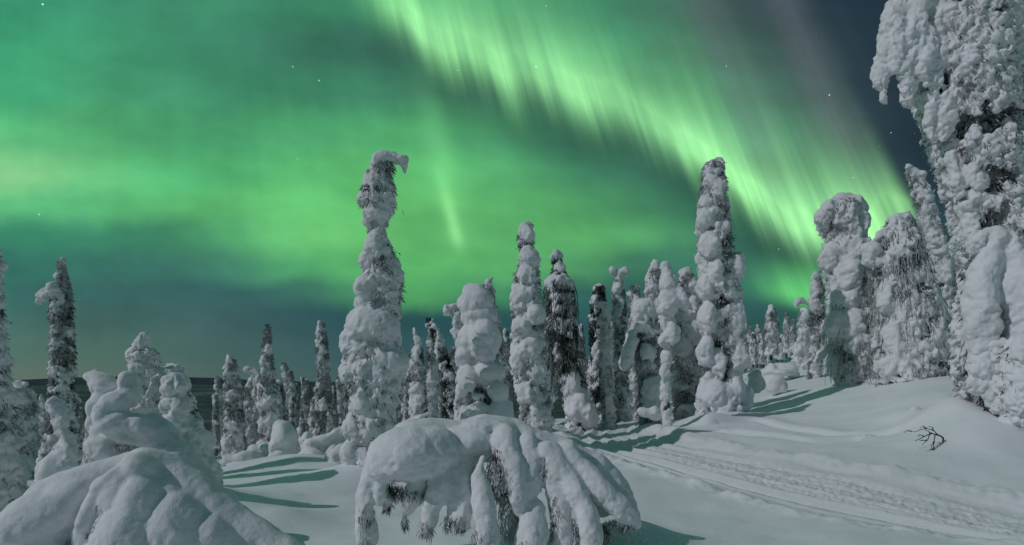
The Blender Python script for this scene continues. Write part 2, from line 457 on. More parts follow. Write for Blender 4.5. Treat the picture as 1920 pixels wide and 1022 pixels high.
def snow_material(name, col, grain=1.0, dirt=0.0):
    m, nb, p, t = material(name)
    g = nb.new('ShaderNodeNewGeometry')
    pos = g.outputs['Position']
    n1 = nb.noise(pos, 3.0, 3.0, 0.55); n2 = nb.noise(pos, 30.0, 3.0, 0.65); n3 = nb.noise(pos, 75.0, 2.0, 0.65)
    f = nb.ss(n1, 0.3, 0.75)
    c = nb.mix(f, tuple(v * 0.94 for v in col), col)
    t.links.new(c, p.inputs['Base Color'])
    p.inputs['Roughness'].default_value = 0.75
    p.inputs['Specular IOR Level'].default_value = 0.25
    bump(nb, t, p, nb.add(nb.mul(n2, 0.7), nb.mul(n3, 0.8)), 0.85 * grain, 0.02)
    return m


SNOW = snow_material('snow', (0.82, 0.83, 0.85), 0.55)
RIME = snow_material('rime', (0.70, 0.72, 0.75), 1.6)
GROUND = snow_material('ground_snow', (0.80, 0.82, 0.84), 0.45)
TRACK = snow_material('packed_snow', (0.80, 0.82, 0.84), 0.8)


def foliage_material(name, dark, frost, lo, hi):
    m, nb, p, t = material(name)
    g = nb.new('ShaderNodeNewGeometry')
    n1 = nb.noise(g.outputs['Position'], 14.0, 3.0, 0.65)
    n2 = nb.noise(g.outputs['Position'], 2.2, 2.0, 0.5)
    t.links.new(nb.mix(nb.ss(nb.add(nb.mul(n1, 0.65), nb.mul(n2, 0.35)), lo, hi), dark, frost), p.inputs['Base Color'])
    p.inputs['Roughness'].default_value = 0.85
    p.inputs['Specular IOR Level'].default_value = 0.15
    return m


NEEDLE = foliage_material('frosted_needles', (0.026, 0.029, 0.027), (0.55, 0.57, 0.59), 0.39, 0.56)
DARKNEEDLE = foliage_material('dark_needles', (0.016, 0.019, 0.016), (0.34, 0.35, 0.36), 0.46, 0.68)
TWIG = foliage_material('frosted_twigs', (0.04, 0.042, 0.04), (0.62, 0.64, 0.66), 0.36, 0.60)
DARKTWIG = foliage_material('dark_twigs', (0.022, 0.023, 0.022), (0.46, 0.48, 0.49), 0.42, 0.66)
BARK = foliage_material('bark', (0.035, 0.03, 0.026), (0.30, 0.31, 0.32), 0.46, 0.72)

# ------------------------------------------------------------------ ground
CTRL = [  # photo column, photo row, distance
    (-200, 1010, 6.2), (100, 1022, 5.9), (400, 1022, 6.0), (620, 1010, 6.2), (850, 1022, 5.9), (1200, 1022, 5.9), (1500, 1022, 5.8), (1900, 1022, 5.6), (2100, 1000, 6.0),
    (560, 975, 7.4), (450, 930, 9.0), (600, 912, 9.8), (700, 900, 11), (800, 870, 12.0), (640, 880, 12.0), (250, 920, 9.5), (60, 960, 8.5), (-150, 960, 8.5),
    (1300, 960, 7.4), (1200, 900, 9.0), (1600, 945, 7.6), (1900, 955, 7.2), (1600, 905, 8.6), (1350, 868, 10.3), (1200, 840, 12.5), (1120, 812, 15.5), (1140, 793, 18.5),
    (1000, 805, 15), (900, 830, 13), (1250, 806, 14), (1355, 782, 16), (1440, 825, 11.8), (1500, 795, 13.5), (1520, 740, 17.5), (1440, 735, 22), (1600, 718, 18), (1700, 708, 16), (1770, 712, 14.5),
    (1650, 760, 14), (1700, 820, 11), (1600, 838, 11), (1750, 868, 9.2), (1900, 895, 8.2), (1850, 782, 10.8), (1930, 800, 10.4), (2100, 760, 11), (2000, 700, 14), (1900, 690, 17),
    (430, 880, 14), (520, 872, 14.5), (600, 862, 15), (300, 900, 13), (120, 905, 13), (-100, 900, 13),
    (430, 866, 20), (600, 845, 21), (800, 815, 20), (950, 800, 20), (1060, 785, 22), (1150, 778, 24), (1250, 770, 24), (100, 890, 20), (-200, 890, 20),
    (1500, 694, 26), (1450, 690, 34), (1650, 685, 26), (1900, 670, 26), (2200, 650, 26), (1300, 745, 32), (1150, 770, 34), (950, 805, 34), (600, 855, 34), (200, 885, 34), (-200, 890, 34),
    (1450, 684, 48), (1800, 665, 48), (1250, 740, 48), (950, 810, 48), (600, 880, 48), (0, 905, 48), (2300, 640, 48),
]
cp = np.array([P(*c) for c in CTRL])


def uv(x, y):
    d = np.sqrt(x * x + y * y)
    az = np.clip(np.arctan2(x, y), -1.0, 1.0)
    return np.stack([az * 1.6, np.log(np.clip(d, 5.2, 52.0))], -1)


def tps_k(r2):
    return 0.5 * r2 * np.log(r2 + 1e-12)


cu = uv(cp[:, 0], cp[:, 1])
_n = len(cu)
_A = np.zeros((_n + 3, _n + 3))
_d = ((cu[:, None] - cu[None]) ** 2).sum(-1)
_A[:_n, :_n] = tps_k(_d) + np.eye(_n) * 0.004
_A[:_n, _n] = 1; _A[:_n, _n + 1:] = cu; _A[_n, :_n] = 1; _A[_n + 1:, :_n] = cu.T
_w = np.linalg.solve(_A, np.concatenate([cp[:, 2], np.zeros(3)]))


def tps(x, y):
    q = uv(x, y); out = np.zeros(len(q))
    for s in range(0, len(q), 40000):
        c = q[s:s + 40000]
        d2 = ((c[:, None] - cu[None]) ** 2).sum(-1)
        out[s:s + 40000] = tps_k(d2) @ _w[:_n] + _w[_n] + c @ _w[_n + 1:]
    return out


def resample(pts, n=160):
    p = np.array(pts, float); s = np.concatenate([[0], np.cumsum(np.linalg.norm(np.diff(p, axis=0), axis=1))])
    q = np.linspace(0, s[-1], n)
    o = np.stack([np.interp(q, s, p[:, k]) for k in range(2)], 1)
    for _ in range(6): o[1:-1] = (o[:-2] + 2 * o[1:-1] + o[2:]) / 4
    return o


def polydist(x, y, line):
    """signed distance to the line and distance along it"""
    best = np.full(len(x), 1e9); sd = np.zeros(len(x)); al = np.zeros(len(x)); s0 = 0.0
    for a in range(len(line) - 1):
        p, q = line[a], line[a + 1]; d = q - p; L = np.linalg.norm(d) + 1e-9; d = d / L
        rx, ry = x - p[0], y - p[1]
        t = np.clip(rx * d[0] + ry * d[1], 0, L)
        ex, ey = rx - t * d[0], ry - t * d[1]
        dist = np.sqrt(ex * ex + ey * ey)
        sg = np.sign(d[0] * ry - d[1] * rx)
        m = dist < best
        best[m] = dist[m]; sd[m] = (sg * dist)[m]; al[m] = s0 + t[m]; s0 += L
    return sd, al


def gp(px, py, D): return P(px, py, D)[:2]


TRAIL = resample([gp(2500, 1010, 4.9), gp(2200, 1010, 5.6), gp(1900, 980, 6.55), gp(1600, 932, 7.95), gp(1350, 882, 9.9), gp(1210, 848, 12.3), gp(1125, 814, 15.6), gp(1130, 795, 18.5), gp(1180, 785, 21.5), gp(1260, 775, 25)], 90)
LEDGE = resample([gp(1350, 805, 14.2), gp(1420, 785, 14.6), gp(1470, 800, 13.2), gp(1530, 815, 12.4), gp(1590, 826, 11.6), gp(1680, 822, 11.2)], 30)
LEDGE2 = resample([gp(1375, 818, 13.0), gp(1450, 822, 12.2), gp(1520, 838, 11.3), gp(1600, 828, 11.3)], 24)
TW = 1.2
MOUNDS = [  # px, py of foot, D, radius m, height m : snow heaped round tree feet and buried bushes
    (690, 900, 10.9, 0.62, 0.30), (1355, 780, 15.7, 0.85, 0.22), (1190, 990, 6.0, 0.5, 0.24),
    (1780, 765, 11.0, 0.6, 0.42), (1745, 730, 12.8, 1.1, 0.20), (1840, 800, 9.9, 0.8, 0.28), (1250, 806, 13.9, 0.35, 0.10), (330, 1000, 7.6, 1.2, 0.35), (520, 1000, 7.0, .6, .16),
    (455, 880, 13.2, 0.7, 0.28), (560, 885, 13.0, 0.8, 0.25), (1600, 850, 9.6, 1.6, 0.16), (1330, 795, 14.6, 0.5, 0.22), (610, 905, 10.6, 0.9, 0.10), (1690, 780, 12.2, 0.35, 0.10),
]
MD = np.array([[*gp(a, c, D), r, h] for a, c, D, r, h in MOUNDS])


def ground_z(x, y, detail=True):
    x = np.asarray(x, float).ravel(); y = np.asarray(y, float).ravel()
    d = np.sqrt(x * x + y * y); az = np.arctan2(x, y)
    z = tps(x, y)
    # away from the camera: down into the valley on the left, a gentle rise on the right
    prof = np.interp(np.log(np.maximum(d, 1)), np.log([48, 90, 150, 400, 1000, 2500, 9000, 16000, 60000]), [-7, -15, -30, -85, -135, -150, -150, -150, -150])
    profr = np.interp(np.log(np.maximum(d, 1)), np.log([48, 90, 200, 500, 1000, 3000, 16000, 60000]), [2.9, 4.0, 0, -60, -120, -150, -150, -150])
    wr = smooth01((az - 0.22) / 0.22)
    far = prof * (1 - wr) + profr * wr
    k = smooth01((np.log(np.maximum(d, 1)) - math.log(40)) / (math.log(75) - math.log(40)))
    z = z * (1 - k) + far * k
    fk = smooth01((d - 900) / 2200)
    if fk.max() > 0: z = z + fk * 42 * np.maximum(fbm(np.stack([x / 2300, y / 1500, x * 0], 1), 2, 91), -0.3)
    if not detail: return z
    p2 = np.stack([x, y, x * 0], 1)
    near = np.exp(-d / 60)
    z = z + near * (0.045 * fbm(p2 / 2.3, 2, 3) + 0.020 * fbm(p2 / 0.55, 2, 8))
    for mx, my, r, h in MD:
        q = ((x - mx) ** 2 + (y - my) ** 2) / (r * r)
        z = z + h * np.exp(-q)
    sel = d < 34
    if sel.any():
        xs, ys = x[sel], y[sel]
        sd, al = polydist(xs, ys, TRAIL)
        ad = np.abs(sd)
        pr = np.stack([xs, ys, xs * 0], 1)
        inn = smooth01((TW + 0.12 * vnoise(pr / 0.7, 64) - ad) / 0.5)
        berm = np.exp(-((ad - TW - 0.02) / 0.15) ** 2)
        pr = np.stack([xs, ys, xs * 0], 1)
        wp = sd + 0.16 * vnoise(np.stack([al / 3.3, sd * 0.25, sd * 0], 1), 33)
        pl = np.stack([wp / 0.055, al / 13.0 + wp * 1.3, sd * 0], 1)
        pl2 = np.stack([wp / 0.19, al / 21.0 + wp * 0.7, sd * 0 + 5], 1)
        churn = smooth01((0.6 + 0.35 * vnoise(pr / 1.4, 40) - np.abs(sd + 0.28)) / 0.45)      # churned middle lane
        lines = (fbm(pl, 2, 21) * 0.026 + fbm(pl2, 1, 31) * 0.075) * (1.15 - 0.5 * churn)
        rough = vnoise(pr / 0.055 + 3.1, 50) * 0.016 + vnoise(pr @ ROT / 0.034, 51) * 0.012 + np.maximum(vnoise(pr @ ROT / 0.09, 52) - 0.35, 0) * 0.014
        dz = inn * (-0.10 + lines + rough * (0.2 + 0.9 * churn)) + berm * (0.035 + 0.04 * vnoise(pr / 0.3, 60) + 0.02 * vnoise(pr / 0.09, 61))
        for ln, dep, wd in ((LEDGE, 0.055, 0.10), (LEDGE2, 0.05, 0.14)):
            s2, _ = polydist(xs, ys, ln)
            dz = dz - dep * np.exp(-(s2 / wd) ** 2) + 0.05 * np.exp(-((s2 - 0.25) / 0.2) ** 2)
        z[sel] += dz
    return z


ROT = np.array([[0.8, 0.6, 0], [-0.6, 0.8, 0], [0, 0, 1.0]])


def gz(x, y): return float(ground_z([x], [y], True)[0])


# polar sheet: fine in the valley of view, coarse behind, out to the horizon
def build_ground():
    a1 = np.linspace(R(-50), R(50), 820)
    a2 = np.linspace(R(50), R(310), 64)[1:-1]
    ang = np.concatenate([a1, a2])
    r1 = [0.0 + 0.4, 2, 4]
    r = 5.0
    while r < 30: r1.append(r); r *= 1.0034
    while r < 120: r1.append(r); r *= 1.02
    while r < 45000: r1.append(r); r *= 1.09
    rad = np.array(r1)
    A, Rr = np.meshgrid(ang, rad)
    x = (np.sin(A) * Rr).ravel(); y = (np.cos(A) * Rr).ravel()
    z = ground_z(x, y)
    na, nr = len(ang), len(rad)
    ridge = np.sqrt(x * x + y * y)
    V = np.stack([x, y, z], 1)
    i = np.arange(nr - 1)[:, None]; j = np.arange(na)[None]
    j2 = (j + 1) % na
    Fc = np.stack([(i * na + j), (i * na + j2), ((i + 1) * na + j2), ((i + 1) * na + j)], -1).reshape(-1, 4)[:, ::-1]
    cx, cy = x[Fc].mean(1), y[Fc].mean(1)
    ins = np.zeros(len(Fc), bool)
    near = (cx * cx + cy * cy) < 34 ** 2
    sd, al = polydist(cx[near], cy[near], TRAIL)
    L = np.linalg.norm(np.diff(TRAIL, axis=0), axis=1).sum()
    ins[near] = (np.abs(sd) < TW + 0.05) & (al > 0.05) & (al < L - 0.05)
    def sub(name, f, mat):
        u, inv = np.unique(f, return_inverse=True)
        return link(name, make_mesh(name, V[u], inv.reshape(f.shape)), mat)
    structure(sub('ground', Fc[~ins], GROUND_FAR))
    structure(sub('trail', Fc[ins], TRACK))


def ground_far_material():
    m, nb, p, t = material('snowfield_and_valley')
    g = nb.new('ShaderNodeNewGeometry')
    pos = g.outputs['Position']
    s = nb.new('ShaderNodeVectorMath', operation='LENGTH'); t.links.new(pos, s.inputs[0])
    n1 = nb.noise(pos, 1.2, 3.0, 0.55); n2 = nb.noise(pos, 30.0, 3.0, 0.65)
    base = nb.mix(nb.ss(n1, 0.3, 0.75), (0.77, 0.79, 0.81), (0.81, 0.83, 0.85))
    f1 = nb.noise(pos, 0.012, 5.0, 0.75); f2 = nb.noise(pos, 0.0016, 3.0, 0.5)
    wood = nb.mix(nb.ss(nb.add(nb.mul(f1, 0.6), nb.mul(f2, 0.4)), 0.46, 0.64), (0.030, 0.036, 0.050), (0.15, 0.16, 0.19))  # bluish tint of distance haze put into the wood colour
    c = nb.mix(nb.ss(s.outputs['Value'], 160.0, 420.0), base, wood)     # snowy hilltop, wooded valley floor
    t.links.new(c, p.inputs['Base Color'])
    p.inputs['Roughness'].default_value = 0.8; p.inputs['Specular IOR Level'].default_value = 0.15
    bump(nb, t, p, nb.add(n2, nb.mul(nb.noise(pos, 90.0, 2.0, 0.6), 0.5)), 0.22, 0.02)
    vo = nb.new('ShaderNodeTexVoronoi', feature='F1'); t.links.new(pos, vo.inputs['Vector']); vo.inputs['Scale'].default_value = 55.0
    vm = nb.new('ShaderNodeVectorMath', operation='MULTIPLY_ADD'); t.links.new(vo.outputs['Color'], vm.inputs[0]); vm.inputs[1].default_value = (2.2, 2.2, 0.6); vm.inputs[2].default_value = (-1.1, -1.1, 0.4)
    nm = nb.new('ShaderNodeVectorMath', operation='NORMALIZE'); t.links.new(vm.outputs[0], nm.inputs[0])
    gl = nb.new('ShaderNodeBsdfGlossy'); gl.inputs['Roughness'].default_value = 0.22; t.links.new(nm.outputs[0], gl.inputs['Normal'])
    sc2 = nb.new('ShaderNodeSeparateColor'); t.links.new(vo.outputs['Color'], sc2.inputs[0])
    mx = nb.new('ShaderNodeAddShader')
    gf = nb.mul(nb.mul(nb.m('GREATER_THAN', sc2.outputs[2], 0.86), nb.m('LESS_THAN', vo.outputs['Distance'], 0.42)), 0.5)
    t.links.new(nb.xyz(gf, gf, gf), gl.inputs['Color'])
    t.links.new(p.outputs[0], mx.inputs[0]); t.links.new(gl.outputs[0], mx.inputs[1])
    t.links.new(mx.outputs[0], t.nodes['Material Output'].inputs[0])
    return m


GROUND_FAR = ground_far_material()
build_ground()


def build_hills():
    x = np.linspace(-30000, 30000, 500)
    rows = np.linspace(0, 1, 14)
    V = []
    h0 = 85 + 105 * fbm(np.stack([x / 5200, x * 0, x * 0], 1), 3, 5) + 26 * np.exp(-((x + 5600) / 2600) ** 2) + 5 * fbm(np.stack([x / 260, x * 0, x * 0 + 3], 1), 2, 9)
    for q in rows:
        yq = 13000 + 5000 * q
        hh = h0 * np.sin(q * math.pi / 2) ** 0.7
        V.append(np.stack([x, np.full_like(x, yq), -165 + (hh + 80) * (0.12 + 0.88 * math.sin(q * math.pi / 2))], 1))
    V = np.concatenate(V); na = len(x)
    i = np.arange(len(rows) - 1)[:, None]; j = np.arange(na - 1)[None]
    Fc = np.stack([i * na + j, i * na + j + 1, (i + 1) * na + j + 1, (i + 1) * na + j], -1).reshape(-1, 4)
    m, nb, p, t = material('far_wooded_hills')
    g = nb.new('ShaderNodeNewGeometry')
    n = nb.noise(g.outputs['Position'], 0.004, 5.0, 0.7)
    t.links.new(nb.mix(nb.ss(n, 0.45, 0.7), (0.045, 0.065, 0.082), (0.12, 0.15, 0.18)), p.inputs['Base Color'])  # haze painted in: hill tones lightened and shifted to blue
    p.inputs['Roughness'].default_value = 0.9; p.inputs['Specular IOR Level'].default_value = 0.0
    structure(link('hills', make_mesh('hills', V, Fc), m))


build_hills()


def build_forest():
    rng = np.random.default_rng(3)
    n = 42000
    d = np.exp(rng.uniform(math.log(260), math.log(6500), n)); az = rng.uniform(R(-43), R(14), n)
    x, y = d * np.sin(az), d * np.cos(az)
    dens = fbm(np.stack([x / 260, y / 260, x * 0], 1), 3, 12)
    k = dens > -0.35
    x, y, d = x[k], y[k], d[k]; n = len(x)
    z = ground_z(x, y, False)
    h = rng.uniform(5, 12, n) ; w = h * rng.uniform(0.10, 0.17, n)
    V = []; Fc = []
    S = 5
    for kq in range(S):
        a = 2 * math.pi * kq / S
        V.append(np.stack([x + w * math.cos(a), y + w * math.sin(a), z - 1], 1))
    V.append(np.stack([x + rng.normal(0, .3, n), y, z + h], 1))
    V = np.stack(V, 1)
    base = np.arange(n) * (S + 1)
    for kq in range(S):
        Fc.append(np.stack([base + kq, base + (kq + 1) % S, base + S], 1))
    o = link('forest', make_mesh('forest', V.reshape(-1, 3), np.concatenate(Fc), False), FARWOOD)
    o['kind'] = 'stuff'


FARWOOD = foliage_material('far_wood', (0.025, 0.03, 0.036), (0.55, 0.58, 0.60), 0.44, 0.66)
build_forest()


# ------------------------------------------------------------------ snow-laden trees
def empty(name, loc):
    o = bpy.data.objects.new(name, None); COL.objects.link(o)
    o.location = [float(v) for v in loc]
    o.empty_display_size = 0.3
    return o


def rotz(a):
    c, s = math.cos(a), math.sin(a)
    return np.array([[c, -s, 0], [s, c, 0], [0, 0, 1.0]])


def roty(a):
    c, s = math.cos(a), math.sin(a)
    return np.array([[c, 0, s], [0, 1.0, 0], [-s, 0, c]])


def tree(name, label, D, outline, lump=0.22, cover=0.86, elong=1.5, dark=0.5, seed=1, feats=(), chains=(), needle=None,
         smooth=1, rough=0.026, voxk=0.0021, flat=0.25, twigs=0, twig_mat=None, twig_len=0.6, twig_zone=(0, 9), trunk_r=None, group='snow-laden trees on the fell', cat='tree', sink=0.25, nolump=None, patch=0.5, base_ext=True, core=0.5, drape=0.6, crumbs=6, warp=0.5, lobes=(), crack=0.65):
    """outline: rows (photo y, left x, right x) read off the photo at distance D; every tree is round, with its own size and depth"""
    rng = np.random.default_rng(seed)
    ol = sorted(outline, key=lambda q: -q[0])
    zz = np.array([CZ - (q[0] - HOR) / F * D for q in ol])
    xx = np.array([((q[1] + q[2]) / 2 - 960) / F * D for q in ol])
    ww = np.array([(q[2] - q[1]) / 2 / F * D for q in ol])
    bx = float(xx[0]); gzv = gz(bx, D)
    root = empty(name, (bx, D, gzv))
    tag(root, label, cat, group)
    org = np.array([bx, D, gzv])
    zlo = min(zz[0], gzv - 0.05) if base_ext else zz[0]
    if zlo < zz[0] - 1e-3:
        zz = np.concatenate([[zlo], zz]); xx = np.concatenate([[xx[0]], xx]); ww = np.concatenate([[ww[0] * 1.06], ww])
    ztop = zz[-1]
    wd = lambda z: np.interp(z, zz, ww)
    sx = lambda z: np.interp(z, zz, xx)
    yo = rng.normal(0, 0.04, 6)
    sy = lambda z: D + 0.10 * np.interp(z, np.linspace(zlo, ztop, 6), np.cumsum(yo)) * 3
    # trunk
    H = ztop - zlo
    tz = np.linspace(zlo - sink, ztop - 0.1, 14)
    tr0 = trunk_r or max(0.05, min(0.16, 0.02 * H + 0.03))
    tv, tf = tube(np.stack([sx(tz), sy(tz), tz], 1) - org, np.linspace(tr0, 0.02, 14), 8)
    link('trunk', make_mesh('trunk', tv, tf), BARK, root)
    # snow lumps on the drooping branches
    B = Blobs()
    vox = D * voxk
    z = zlo + lump * 0.3
    pos = []
    while z < ztop - lump * 0.25:
        w = max(wd(z), 0.03)
        a0 = min(lump, w * 0.8 + 0.02)
        ncirc = max(1, int(round(2 * math.pi * max(w - a0 * 0.6, 0.01) / (a0 * 1.5))))
        ph = rng.uniform(0, 6.28)
        if w < lump * 0.75: ncirc = 1
        for k in range(ncirc):
            a = a0 * rng.uniform(0.62, 1.22)
            fi = ph + 6.283 * (k + rng.uniform(-0.28, 0.28)) / ncirc
            e = rng.uniform(0.95, elong)
            rho = 0 if ncirc == 1 else max(0.0, w - a * 0.86)
            zc = z + rng.uniform(-0.3, 0.3) * a0
            c = np.array([sx(zc) + rho * math.sin(fi), sy(zc) - rho * math.cos(fi), zc])
            if cover < 1 and ncirc > 1:
                nv_ = fbm(np.array([c / (patch)]), 2, seed * 3)[0] * 0.5 + 0.5
                if nv_ + rng.uniform(-0.16, 0.16) > cover: continue
            if nolump is not None and nolump(c): continue
            B.lump(c, a, fi, e, rng, flat, drape, crumbs)
            pos.append((c, a, fi))
        z += lump * rng.uniform(0.8, 1.2) * (0.4 + 0.6 * a0 / lump)
    for f in feats:                                   # the lumps that give this tree its outline
        px, py, rx, ry = f[:4]; off = f[4] if len(f) > 4 else 0.0; rot = f[5] if len(f) > 5 else 0.0
        s = D / F
        c = P(px, py, D); c[1] = sy(c[2]) - off
        B.add(c, (rx * s, (rx + ry) / 2 * s * 0.9, ry * s), roty(R(rot)), flat * 0.4)
        for k in range(crumbs if crumbs < 5 else 5):
            q = rng.normal(size=3); q[2] = q[2] * 0.6 - 0.6; q[1] -= 0.4; q /= np.linalg.norm(q)
            B.small(c + q * np.array([rx, (rx + ry) / 2 * 0.9, ry]) * s * rng.uniform(0.85, 1.0), np.array([1, 1, 1.3]) * min(rx, ry) * s * rng.uniform(0.12, 0.28))
    for ch in chains:
        B.chain([(P(p[0], p[1], D) - np.array([0, p[3] if len(p) > 3 else 0, 0]), p[2] * D / F) for p in ch])
    if B.n:
        B.build('snow_load', vox, smooth, seed, rough, origin=org, parent=root, warp=warp, crack=crack)
    if lobes:                                         # big wind smoothed lobes of old snow
        LB = Blobs()
        for ch in lobes:
            LB.chain([(P(p[0], p[1], D) - np.array([0, p[3], 0]), p[2] * D / F) for p in ch])
        LB.build('snow_mantle', vox, 3, seed + 1, 0.020, origin=org, parent=root, warp=0.5, wscale=1.4, crack=0.25)
    # dark needles showing between the lumps
    N = Blades()
    area = 2 * math.pi * float(((ww[1:]+ww[:-1])/2*np.diff(zz)).sum())
    n = int(min(14000, area * 720 * dark))
    if n > 20:
        zc = rng.uniform(zlo, ztop - 0.05, n); fi = rng.uniform(0, 6.283, n)
        w = wd(zc)
        rho = w * rng.uniform(0.45, 0.90, n)
        base = np.stack([sx(zc) + rho * np.sin(fi), sy(zc) - rho * np.cos(fi), zc], 1)
        out = np.stack([np.sin(fi), -np.cos(fi), np.full(n, -1.2)], 1) + rng.normal(0, 0.45, (n, 3))
        L = np.minimum(rng.uniform(0.06, 0.17, n) * min(1.0, 0.5 + D / 24), w * 0.5)
        N.add(base, out, L, L * rng.uniform(0.08, 0.18, n) + D * 0.00025, rng)
        for c, a, fi_ in pos:                          # spray tips under each lump
            if rng.random() > dark * 1.1: continue
            k = int(6 + 16 * dark)
            bb = c + np.stack([rng.normal(0, a * 0.4, k), rng.normal(0, a * 0.4, k), -a * rng.uniform(0.4, 0.95, k)], 1)
            dd = np.stack([math.sin(fi_) + rng.normal(0, .5, k), -math.cos(fi_) + rng.normal(0, .5, k), rng.uniform(-2.2, -0.6, k)], 1)
            N.add(bb, dd, (rng.uniform(0.03, 0.08, k) + a * 0.2), rng.uniform(0.008, 0.02, k) + D * 0.0002, rng)
        if core:  # solid tube added inside the crown, gives the gaps a dark, shaded depth
            cz = np.linspace(zlo, ztop - 0.1, 24)
            cv, cf = tube(np.stack([sx(cz), sy(cz), cz], 1), np.maximum(wd(cz) * core, 0.02), 10)
            cv = cv + (fbm(cv / 0.15, 2, seed)[:, None] * 0.05)
            N.tris(cv, cf)
        N.build('foliage', needle or NEEDLE, root, org)
    if twigs:
        T = Blades(); Wm = twig_mat or TWIG
        for k in range(twigs):
            z0 = rng.uniform(*twig_zone); z0 = CZ - (z0 - HOR) / F * D
            fi = rng.uniform(0, 6.283); w = wd(z0)
            rho = w * rng.uniform(0.55, 1.05)
            p0 = np.array([sx(z0) + rho * math.sin(fi), sy(z0) - rho * math.cos(fi), z0])
            L = twig_len * rng.uniform(0.4, 1.2)
            m = 6; pts = [p0]; v = np.array([math.sin(fi) * 0.5, -math.cos(fi) * 0.5, -0.5])
            for q in range(m):
                v = v * 0.7 + np.array([0, 0, -0.45]) + rng.normal(0, 0.12, 3)
                pts.append(pts[-1] + v / np.linalg.norm(v) * L / m)
            r0 = D * 0.00052 * rng.uniform(0.6, 1.7)
            tv, tf = tube(np.array(pts), np.linspace(r0, r0 * 0.5, m + 1), 4)
            T.tris(tv, tf)
        T.build('hanging_twigs', Wm, root, org)
    return root


def copy_tree(o, loc, scale, rz, label=None):
    r = o.copy(); COL.objects.link(r)
    r.location = [float(v) for v in loc]; r.scale = (scale[0], scale[0], scale[1]); r.rotation_euler = (0, 0, rz)
    if label: r['label'] = label
    for ch in o.children:
        c = ch.copy(); COL.objects.link(c); c.parent = r
    return r


NAME_S, NAME_B = 'spruce_tree', 'birch_tree'
# ---- A: tall crooked spruce with a hooked cap
A_ = tree(NAME_S, 'tall crooked spruce with a hooked snow cap, towering over the bent foreground tree', 11.0,
     [(292, 706, 740), (310, 698, 742), (330, 690, 738), (355, 674, 744), (380, 672, 745), (396, 688, 732), (412, 684, 730), (428, 690, 720), (450, 694, 728), (480, 684, 745), (505, 680, 755), (540, 678, 758), (570, 674, 752), (590, 660, 750), (620, 646, 750), (650, 642, 754), (680, 642, 760), (720, 645, 758), (760, 655, 750), (800, 650, 748), (850, 646, 740), (890, 650, 722)],
     lump=0.155, cover=0.72, elong=1.7, dark=0.9, seed=11, rough=0.020, warp=0.35, crack=0.5,
     feats=[(722, 298, 24, 13, .05), (745, 296, 18, 9, .05, 12), (708, 312, 18, 16), (703, 338, 22, 22, .06), (690, 374, 20, 20, .1), (722, 372, 24, 20, .05), (707, 404, 26, 18, .1), (695, 415, 14, 14, .1),
            (706, 466, 22, 26, .12), (690, 490, 16, 18, .12), (690, 545, 22, 26, .2), (684, 572, 18, 16, .2),
            (700, 612, 46, 36, .22), (672, 640, 32, 36, .15), (726, 618, 26, 30, .18), (735, 680, 34, 26, .2), (712, 690, 26, 22, .22), (661, 700, 22, 26, .2), (684, 655, 36, 26, .22),
            (690, 760, 26, 32, .25), (672, 800, 24, 34, .2), (700, 800, 22, 40, .2), (665, 850, 22, 30, .2), (700, 868, 24, 30, .25), (722, 830, 20, 34, .12), (740, 520, 14, 30, .08), (735, 720, 20, 22, .1)],
     chains=[[(722, 294, 13), (742, 294, 12), (756, 304, 8), (760, 322, 4.5)]], voxk=0.0021)
# ---- B: fat spruce with a bulbous cap
tree(NAME_S, 'fat spruce with a smooth bulbous snow head, right behind the bent foreground tree', 12.6,
     [(552, 880, 915), (575, 866, 930), (600, 866, 932), (620, 876, 928), (650, 870, 938), (700, 866, 940), (740, 870, 945), (790, 874, 962), (850, 876, 970)],
     lump=0.19, cover=0.70, elong=1.25, dark=0.8, seed=12, rough=0.016, warp=0.22, crack=0.35, crumbs=3, drape=0.3,
     feats=[(893, 572, 34, 30, .2), (900, 596, 34, 26, .22), (908, 640, 32, 44, .3), (884, 640, 24, 30, .25), (872, 668, 16, 26, .2), (918, 700, 26, 20, .3), (880, 712, 22, 26, .3), (935, 735, 20, 20, .4), (930, 700, 18, 18, .3), (940, 778, 26, 38, .3), (900, 765, 16, 14, .35), (884, 780, 22, 20, .3), (868, 730, 14, 18, .15), (890, 545, 22, 14, .1)], voxk=0.0022)
tree(NAME_S, 'thin spruce tip peering over the bulbous spruce', 17.5,
     [(528, 903, 920), (560, 900, 930), (650, 905, 945), (800, 900, 955)], lump=0.15, cover=0.85, seed=13, dark=0.6)
# ---- C
tree(NAME_S, 'slender spruce of stacked snow lumps with a rounded cap, beside the dark drooping birch', 15.0,
     [(424, 976, 996), (440, 969, 1003), (462, 971, 1001), (480, 980, 1008), (500, 968, 1012), (530, 960, 1014), (580, 958, 1020), (650, 960, 1024), (700, 960, 1028), (750, 970, 1036), (800, 975, 1040)],
     lump=0.18, cover=0.80, elong=1.35, dark=0.9, seed=14,
     feats=[(984, 430, 14, 13, .05), (992, 445, 12, 14, .12), (990, 490, 20, 24, .15), (985, 520, 18, 20, .2), (975, 560, 18, 26, .2), (1000, 595, 22, 24, .25), (978, 615, 22, 22, .25), (995, 655, 26, 24, .25), (972, 680, 16, 24, .2), (1006, 700, 18, 26, .2), (985, 735, 20, 24, .25)])
